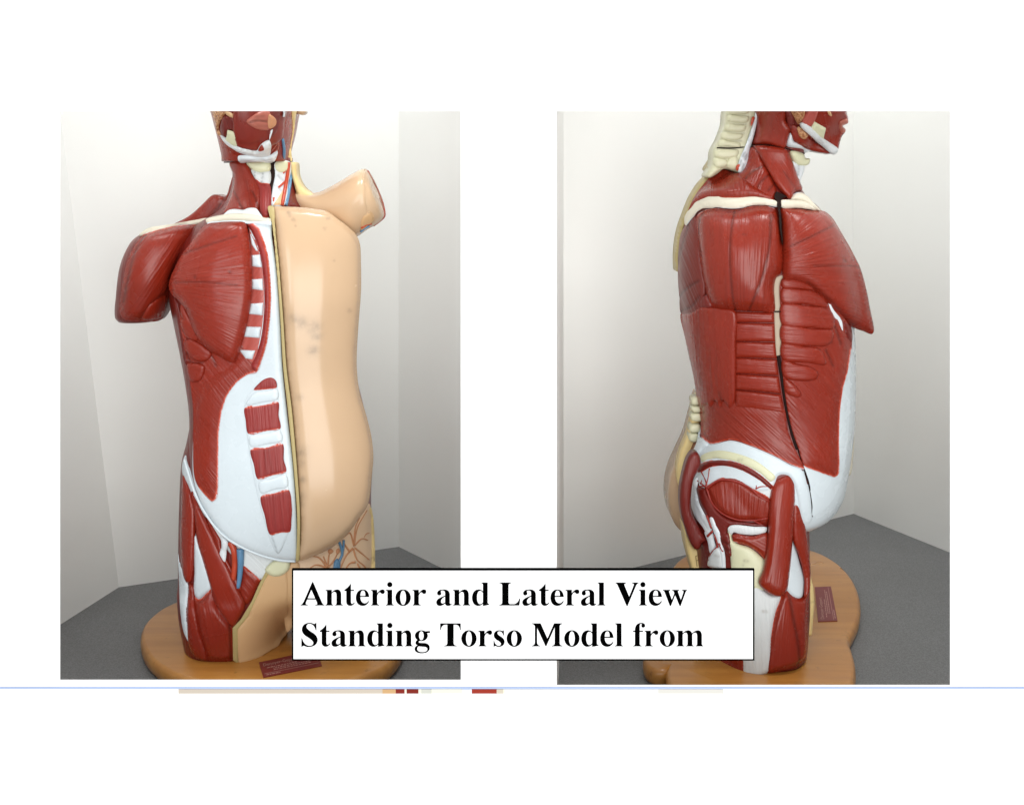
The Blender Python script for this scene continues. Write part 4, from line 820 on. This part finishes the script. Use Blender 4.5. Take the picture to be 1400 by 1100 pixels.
patch(B, 'buttock_cut_muscle', [(948, 618), (955, 620), (958, 632), (954, 643), (948, 656), (945, 676), (945, 698), (951, 712), (960, 728), (967, 739), (960, 742), (957, 749), (951, 751), (944, 742), (937, 722), (931, 700), (930, 672), (934, 648), (941, 626)], M['deep'], T=7, w=7, depth=.262, full=.02, fib=('dir', 95))
patch(B, 'buttock_fat', [(936, 720), (944, 740), (951, 750), (958, 747), (962, 740), (968, 738), (971, 752), (969, 778), (972, 850), (960, 850), (952, 800), (944, 770), (938, 745)], M['fat'], T=5, w=5, depth=.30, full=.05)
patch(B, 'front_fat_edge', [(1099, 716), (1109, 711), (1108, 722), (1103, 745), (1101, 760), (1097, 740)], M['fat'], T=3, w=3, depth=.32, full=.04)
patch(B, 'thigh_cut_edge', [(1103, 770), (1107, 780), (1112, 803), (1113.5, 823), (1110, 868), (1101, 871), (1102, 820)], M['fat'], T=3, w=2, depth=.275, full=.05, groove=[{'l': [(1103, 824), (1113, 822)], 'd': .5}], sharp=True)
patch(B, 'fascia_band', [(1030, 790), (1040, 802), (1053, 812), (1067, 814), (1060, 838), (1055, 870), (1050, 918), (1018, 922), (1015, 890), (1016, 840), (1022, 800)], M['tendon'], T=6, w=6, base=BL, off=2, fib=('dir', 88), skirt=.03, smudge=[(1043, 834.5, 2.2), (1047, 835, 2.2)])
patch(B, 'outer_thigh_muscle', [(1068, 813), (1076, 806), (1085, 815), (1093, 817), (1103, 808), (1103.5, 850), (1101, 898), (1090, 908), (1068, 916), (1048, 918), (1051, 880), (1058, 842)], M['redsmooth'], T=7, w=7, base=BL, off=3, fib=('dir', 95), skirt=.03, groove=[{'l': [(1077, 812), (1083, 845), (1089, 880), (1091, 908)], 'd': 1.8, 'w': 2}], fade=(2, [[(1066, 815), (1058, 842), (1051, 880)]]))
patch(B, 'back_thigh_muscle', [(974, 840), (1016, 840), (1016, 880), (1019, 921), (996, 914), (978, 905)], M['red'], T=5, w=6, base=BL, off=2, fib=('dir', 90), skirt=.03)
patch(B, 'white_tendon', [(1080, 732), (1086, 745), (1093, 770), (1099, 792), (1095, 816), (1085, 816), (1074, 805), (1076, 780)], M['white'], T=4, w=4, base=BL, off=3, skirt=.03)
patch(B, 'strap_muscle', [(1084, 655), (1090, 662), (1092, 685), (1098, 715), (1103, 755), (1104.5, 790), (1102, 812), (1097, 815), (1096, 790), (1090, 760), (1082, 738), (1080, 700)], M['redsmooth'], T=7, w=6, base=BL, off=12, fib=('dir', 80), skirt=.04)
patch(B, 'hip_side_muscle', [(1066, 649), (1074, 645), (1082, 649), (1086, 662), (1084, 700), (1082, 735), (1080, 762), (1077, 790), (1074, 806), (1066, 813), (1055, 812), (1043, 804), (1036, 795), (1042, 776), (1048, 735), (1050, 700), (1053, 668), (1058, 655)], M['redsmooth'], T=13, w=14, base=BL, off=15, fib=('dir', 96), skirt=.05, iters=12)

# pencilled letters on the cut fat of the buttock
for ln in ([(951, 760), (953, 774)], [(951, 760), (957, 758)], [(952, 766), (956, 765)], [(960, 759), (961, 772)], [(966, 758), (961, 766)], [(961, 766), (967, 771)]):
    tube(B, 'pencil_mark', ln, .5, M['pencil'], depth=.2945, off=0, seg=5, smooth=False)

wooden_base(B, [(930, 767), (945, 758), (985, 748), (1050, 742), (1106, 752), (1130, 762), (1150, 777), (1164, 797), (1170, 820), (1168, 842), (1159, 862), (1154, 872), (1158, 886), (1162, 902), (1162, 922), (1155, 942), (1120, 958), (1045, 966), (970, 960), (930, 946), (919, 930), (917, 916), (919, 906), (910, 912), (896, 912), (887, 905), (886, 893), (895, 868), (908, 820), (918, 785)])
plaque(B, [(1118.5, 850), (1114, 803), (1136, 802), (1145, 849)])
# ------------------------------------------------------------------ white display board with its two openings
def board():
    xs0, xs1, zt, zb = -1.7, 1.7, .42, -1.5
    H = [(82, 152, 630, 929), (761, 152, 1299, 936)]
    X = sorted({xs0, xs1} | {(h[i] - 700) / 1000 for h in H for i in (0, 2)})
    Z = sorted({zt, zb} | {(250 - h[i]) / 1000 for h in H for i in (1, 3)})
    v, f = [], []
    for y in (0, .0012):
        for z in Z:
            for x in X: v.append(Vector((x, y, z)))
    nx, nz = len(X), len(Z); ly = nx * nz
    solid = {}
    for i in range(nx - 1):
        for j in range(nz - 1):
            cx = (X[i] + X[i + 1]) / 2 * 1000 + 700; cy = 250 - (Z[j] + Z[j + 1]) / 2 * 1000
            solid[i, j] = not any(h[0] < cx < h[2] and h[1] < cy < h[3] for h in H)
    q = lambda i, j, k: k * ly + j * nx + i
    for (i, j), s in solid.items():
        if not s: continue
        f.append((q(i, j, 0), q(i + 1, j, 0), q(i + 1, j + 1, 0), q(i, j + 1, 0)))
        f.append((q(i, j, 1), q(i, j + 1, 1), q(i + 1, j + 1, 1), q(i + 1, j, 1)))
        for (di, dj, a, b) in ((-1, 0, (i, j + 1), (i, j)), (1, 0, (i + 1, j), (i + 1, j + 1)), (0, -1, (i, j), (i + 1, j)), (0, 1, (i + 1, j + 1), (i, j + 1))):
            if not solid.get((i + di, j + dj), False): f.append((q(*a, 0), q(*a, 1), q(*b, 1), q(*b, 0)))
    return link('display_board', v, f, M['board'], smooth=False)
bd = board(); tag(bd, 'large plain white display board with two tall rectangular openings', 'display board')

def slab(name, x0, y0, x1, y1, d0, d1, mat, parent=None):
    """a thin plate on the board; photo pixels, standing proud of it by d1..d0 metres"""
    a, b = at(x0, y0, -d0), at(x1, y1, -d0)
    return box(name, a.x, b.x, -d0, -d1, b.z, a.z, mat, parent)
ln = slab('trim_line', -900, 939, 2300, 941.2, .0022, .0003, M['blue']); tag(ln, 'thin pale blue strip running across the white board below both openings', 'trim strip')
ps = empty('print_strip', at(616, 945, -.001)); tag(ps, 'narrow sliver of a printed picture just under the pale blue strip', 'printed strip')
def band(name, segs, d0, parent):
    for nm, x0, x1, y0, y1, col in segs: slab(nm, x0, y0, x1, y1, d0, .0003, M[col] if isinstance(col, str) else plain(nm + ' print', col, .8, .1), parent)
band('strip', [('backdrop', 244, 540, 941.8, 947.6, lin(196, 184, 170)), ('backdrop', 540, 690, 941.8, 947.6, lin(226, 224, 206)), ('backdrop', 690, 900, 941.8, 947.6, lin(222, 222, 220)), ('backdrop', 900, 989, 941.8, 947.6, lin(210, 207, 200))], .0010, ps)
band('strip', [('printed_skin', 523, 541, 941.8, 947.6, lin(198, 160, 116)), ('printed_muscle', 541, 553, 941.8, 947.6, lin(128, 44, 36)), ('printed_muscle', 556, 572, 941.8, 947.6, lin(122, 42, 34)), ('printed_tendon', 576, 590, 941.8, 947.6, lin(196, 196, 186)), ('printed_tendon', 632, 645, 941.8, 947.6, lin(222, 230, 240)), ('printed_muscle', 645, 679, 941.8, 947.6, lin(150, 54, 42)), ('printed_bone', 679, 688, 941.8, 947.6, lin(200, 190, 172))], .0014, ps)

# ------------------------------------------------------------------ sign plate with its lettering
sg = empty('caption_sign', at(715, 902, -.006)); tag(sg, 'white rectangular sign with a thin black border and two lines of bold black serif lettering', 'sign')
slab('border', 399, 777.5, 1031.5, 902.5, .0050, .0004, M['ink'], sg)
slab('face', 401.2, 779.7, 1029.3, 900.3, .0056, .0045, M['sign'], sg)

K = .36
def circ(cx, cy, rx, ry): 
    return 'E %g %g %g %g' % (cx, cy, rx, ry)
GL = {
 'i': (278, ["M16 0 L256 0 L256 20 Q207 22 207 70 L207 461 L16 461 L16 441 Q66 437 66 390 L66 70 Q66 22 16 20", circ(136, 613, 78, 78)]),
 'l': (278, ["M16 0 L256 0 L256 20 Q209 22 209 70 L209 676 L16 676 L16 656 Q67 652 67 605 L67 70 Q67 22 16 20"]),
 'n': (556, ["M21 0 L251 0 L251 20 Q207 22 207 70 L207 350 Q250 400 285 400 Q345 400 345 300 L345 70 Q345 22 305 20 L305 0 L535 0 L535 20 Q486 22 486 75 L486 310 Q486 473 370 473 Q280 473 207 385 L207 461 L21 461 L21 441 Q66 437 66 390 L66 70 Q66 22 21 20"]),
 'm': (833, ["M16 0 L246 0 L246 20 Q205 22 205 70 L205 352 Q245 403 282 403 Q345 403 345 305 L345 70 Q345 22 303 20 L303 0 L530 0 L530 20 Q486 22 486 70 L486 352 Q528 403 566 403 Q626 403 626 305 L626 70 Q626 22 583 20 L583 0 L815 0 L815 20 Q767 22 767 75 L767 315 Q767 473 652 473 Q560 473 478 380 Q455 473 366 473 Q280 473 205 385 L205 461 L16 461 L16 441 Q65 437 65 390 L65 70 Q65 22 16 20"]),
 'r': (444, ["M29 0 L270 0 L270 20 Q211 22 211 75 L211 290 Q240 375 280 385 Q300 388 318 362 Q335 338 365 338 Q432 338 432 405 Q432 473 365 473 Q285 473 211 360 L211 461 L22 461 L22 441 Q70 437 70 390 L70 70 Q70 22 29 20"]),
 'o': (500, [circ(250, 230, 226, 244), circ(250, 230, 84, 212)]),
 'e': (444, ["M418 122 Q355 -14 235 -14 Q130 -14 78 55 Q25 120 25 225 Q25 335 82 404 Q140 473 232 473 Q405 473 420 248 L160 248 Q162 160 198 112 Q235 64 290 64 Q348 64 396 136", "M160 282 L302 282 Q304 360 288 400 Q270 441 234 441 Q165 441 160 282"]),
 't': (333, ["M20 461 L20 424 L76 424 L76 115 Q76 -12 195 -12 Q285 -12 330 85 L312 96 Q275 50 250 50 Q216 50 216 105 L216 424 L306 424 L306 461 L216 461 L216 630 L195 630 Q130 520 20 461"]),
 'a': (500, ["M490 62 Q470 45 452 45 Q428 45 428 80 L428 325 Q428 473 250 473 Q150 473 102 440 Q55 408 55 360 Q55 295 117 295 Q180 295 180 355 Q180 378 166 398 Q158 440 215 440 Q288 440 288 365 L288 292 Q160 245 95 200 Q30 155 30 95 Q30 -14 135 -14 Q215 -14 288 60 Q300 -14 380 -14 Q450 -14 490 45", "M288 262 L288 95 Q250 58 218 58 Q170 58 170 120 Q170 205 288 262"]),
 'd': (556, ["M294 676 L294 656 Q345 652 345 605 L345 415 Q295 473 225 473 Q130 473 78 402 Q25 330 25 225 Q25 118 75 52 Q125 -14 205 -14 Q290 -14 345 55 L345 -14 Q440 -5 535 25 L535 45 Q486 45 486 90 L486 676", "M345 365 L345 95 Q310 40 265 40 Q172 40 172 230 Q172 430 265 430 Q315 430 345 365"]),
 'g': (500, [circ(228, 312, 190, 160), circ(228, 312, 68, 132), "M300 440 L483 452 L483 392 L370 388",
       "M120 195 Q55 160 55 98 Q55 50 115 28 Q28 0 28 -78 Q28 -206 235 -206 Q475 -206 475 -45 Q475 95 310 98 L200 102 Q150 104 150 130 Q150 148 190 165", "M155 5 Q105 -25 105 -75 Q105 -170 250 -170 Q405 -170 405 -85 Q405 -22 320 -15 L200 -5 Q170 -2 155 5"]),
 's': (389, ["M30 165 L30 -14 L48 -14 Q58 10 75 10 Q95 8 118 -2 Q150 -14 185 -14 Q260 -14 308 28 Q355 70 355 135 Q355 225 250 285 Q145 345 145 385 Q145 440 200 440 Q290 440 315 320 L335 320 L335 473 L318 473 Q308 453 293 453 Q280 453 256 463 Q232 473 200 473 Q125 473 80 432 Q35 390 35 325 Q35 235 145 175 Q245 120 245 75 Q245 18 185 18 Q75 18 50 165"]),
 'w': (722, ["M0 461 L0 441 Q32 437 50 395 L205 -14 L240 -14 L362 300 L490 -14 L525 -14 L665 375 Q685 437 715 441 L715 461 L560 461 L560 441 Q622 437 602 380 L530 165 L450 390 Q435 437 482 441 L482 461 L270 461 L270 441 Q308 437 322 400 L338 358 L265 165 L190 385 Q172 437 220 441 L220 461"]),
 'f': (333, ["M20 461 L20 424 L75 424 L75 70 Q75 22 20 20 L20 0 L275 0 L275 20 Q216 22 216 75 L216 424 L315 424 L315 461 L216 461 L216 590 Q216 660 255 660 Q278 660 278 640 Q265 625 265 605 Q265 550 318 550 Q375 550 375 608 Q375 691 265 691 Q75 691 75 480 L75 461"]),
 'A': (722, ["M9 0 L225 0 L225 20 Q165 22 165 60 Q165 75 180 110 L207 175 L455 175 L490 92 Q500 68 500 52 Q500 22 440 20 L440 0 L715 0 L715 20 Q670 22 640 90 L380 690 L355 690 L110 130 Q65 25 9 20", "M223 212 L328 460 L438 212"]),
 'L': (667, ["M19 0 L610 0 L640 205 L615 205 Q560 40 440 40 L350 40 Q294 40 294 95 L294 585 Q294 652 380 656 L380 676 L19 676 L19 656 Q106 652 106 580 L106 95 Q106 25 19 20"]),
 'V': (722, ["M16 676 L16 656 Q60 650 85 590 L350 -18 L375 -18 L620 560 Q655 650 705 656 L705 676 L495 676 L495 656 Q560 650 560 615 Q560 595 545 560 L425 260 L300 560 Q285 595 285 615 Q285 652 345 656 L345 676"]),
 'S': (556, ["M35 240 L35 -19 L58 -19 Q70 15 95 15 Q115 15 152 -2 Q190 -19 245 -19 Q370 -19 443 40 Q515 98 515 190 Q515 310 370 400 Q185 505 185 575 Q185 660 275 660 Q420 660 455 465 L478 465 L478 692 L455 692 Q445 660 420 660 Q400 660 365 676 Q328 692 280 692 Q172 692 110 635 Q48 578 48 490 Q48 375 180 290 Q385 175 385 105 Q385 18 275 18 Q105 18 58 240"]),
 'T': (667, ["M145 0 L520 0 L520 20 Q428 22 428 95 L428 636 L480 636 Q600 636 615 480 L636 480 L636 676 L31 676 L31 480 L52 480 Q70 636 190 636 L240 636 L240 95 Q240 22 145 20"]),
 'M': (944, ["M14 0 L260 0 L260 20 Q172 28 172 115 L172 540 L420 0 L440 0 L688 560 L688 95 Q688 22 600 20 L600 0 L921 0 L921 20 Q836 22 836 95 L836 580 Q836 652 921 656 L921 676 L670 676 L475 230 L275 676 L16 676 L16 656 Q105 650 105 570 L105 115 Q105 28 14 20"]),
}
def outline(p):
    t = p.split(); o = []
    if t[0] == 'E':
        cx, cy, rx, ry = map(float, t[1:]); 
        return [(cx + rx * math.cos(a), cy + ry * math.sin(a)) for a in (2 * math.pi * i / 40 for i in range(40))]
    i = 0
    while i < len(t):
        c = t[i][0]
        if c in 'ML':
            x = float(t[i][1:]); y = float(t[i + 1]); o.append((x, y)); i += 2
        else:
            x1, y1, x2, y2 = float(t[i][1:]), float(t[i + 1]), float(t[i + 2]), float(t[i + 3]); x0, y0 = o[-1]
            # a tightened curve, rounder than a plain quadratic
            c1 = (x0 + (x1 - x0) * .62, y0 + (y1 - y0) * .62); c2 = (x2 + (x1 - x2) * .62, y2 + (y1 - y2) * .62)
            for k in range(1, 9):
                s = k / 8; a = (1 - s)
                o.append((a**3 * x0 + 3 * a * a * s * c1[0] + 3 * a * s * s * c2[0] + s**3 * x2, a**3 * y0 + 3 * a * a * s * c1[1] + 3 * a * s * s * c2[1] + s**3 * y2))
            i += 4
    return o
def glyph_mesh(paths):
    V, F = [], []
    outs = [np.array(outline(p)) for p in paths]
    # even-odd groups: an outline inside an earlier one is its hole
    groups = []
    for o in outs:
        for g in groups:
            if inside(o[:1] * .5 + o[len(o) // 2:len(o) // 2 + 1] * .5, g[0])[0] and inside(o[::4], g[0]).all(): g.append(o); break
        else: groups.append([o])
    for g in groups:
        pts, ed = [], []
        for o in g:
            b = len(pts); n = len(o); pts += [Vector(p) for p in o]; ed += [(b + i, b + (i + 1) % n) for i in range(n)]
        r = delaunay_2d_cdt(pts, ed, [], 0, 1e-3)
        P = np.array([tuple(v) for v in r[0]]); b = len(V); V += [tuple(p) for p in P]
        for t in r[2]:
            c = P[list(t)].mean(0)[None]
            if sum(int(inside(c, o)[0]) for o in g) % 2: F.append(tuple(b + i for i in t))
    return V, F
GM_ = {k: (w, *glyph_mesh(p)) for k, (w, p) in GL.items()}
def write(text, x, y, em, parent, d=.0059, kern={}):
    V, F = [], []; prev = ''
    for ch in text:
        if ch == ' ': x += em * .25; prev = ch; continue
        w, v, f = GM_[ch]; x += em * kern.get(prev + ch, 0); b = len(V)
        V += [at(x + px * em / 1000, y - py * em / 1000, -d) for px, py in v]; F += [tuple(b + i for i in t) for t in f]
        x += w * em / 1000; prev = ch
    return link('lettering', V, F, M['ink'], parent, smooth=False)
KER = {'To': -.04, 'Vi': -.03, 'vi': 0, 'Mo': 0}
write('Anterior and Lateral View', 410.4, 827.2, 46.5, sg, kern=KER)
write('Standing Torso Model from', 410.4, 883, 46.5, sg, kern=KER)

# ------------------------------------------------------------------ light
def area(name, loc, target, sx, sy, power, col):
    l = bpy.data.lights.new(name, 'AREA'); l.shape = 'RECTANGLE'; l.size = sx; l.size_y = sy; l.energy = power; l.color = col
    o = bpy.data.objects.new(name, l); COL.objects.link(o); o.location = loc
    o.rotation_euler = (Vector(target) - Vector(loc)).to_track_quat('-Z', 'Y').to_euler()
    return o
area('window_light', (.5, -2.7, -.05), (.0, .2, -.3), 2.0, 2.3, 68, (1, .985, .96))
area('window_light', (-1.1, -2.4, .5), (0, .2, -.35), .9, 1.5, 18, (.93, .97, 1))
area('added_niche_light', (-.12, .14, .95), (-.33, .75, -.45), .34, .26, 8, (.97, .99, 1))  # added lamp, hidden behind the board, brightens the left corner
area('added_niche_light', (-.72, .12, .95), (-.72, .6, -.5), .3, .24, 3.2, (1, .97, .92))  # added unseen lamp to lift the far left wall
area('added_niche_light', (.74, .14, .95), (.68, .95, -.45), .34, .26, 8, (1, .98, .95))  # added lamp above the right opening, out of view, brightens that corner
w = bpy.data.worlds.new('World'); scene.world = w; w.use_nodes = True
w.node_tree.nodes['Background'].inputs[0].default_value = (.95, .98, 1, 1); w.node_tree.nodes['Background'].inputs[1].default_value = .64

# ------------------------------------------------------------------ camera: level, with the lens shifted down like a view camera
cd = bpy.data.cameras.new('camera'); cam = bpy.data.objects.new('camera', cd); COL.objects.link(cam)
cam.location = CAM; cam.rotation_euler = (math.pi / 2, 0, 0)
cd.sensor_fit = 'HORIZONTAL'; cd.sensor_width = 36; cd.lens = 36 * D / 1.4; cd.shift_y = -(550 - YH) / 1400; cd.clip_start = .05; cd.clip_end = 50
scene.camera = cam
scene.view_settings.view_transform = 'Standard'; scene.view_settings.look = 'None'; scene.view_settings.exposure = 0
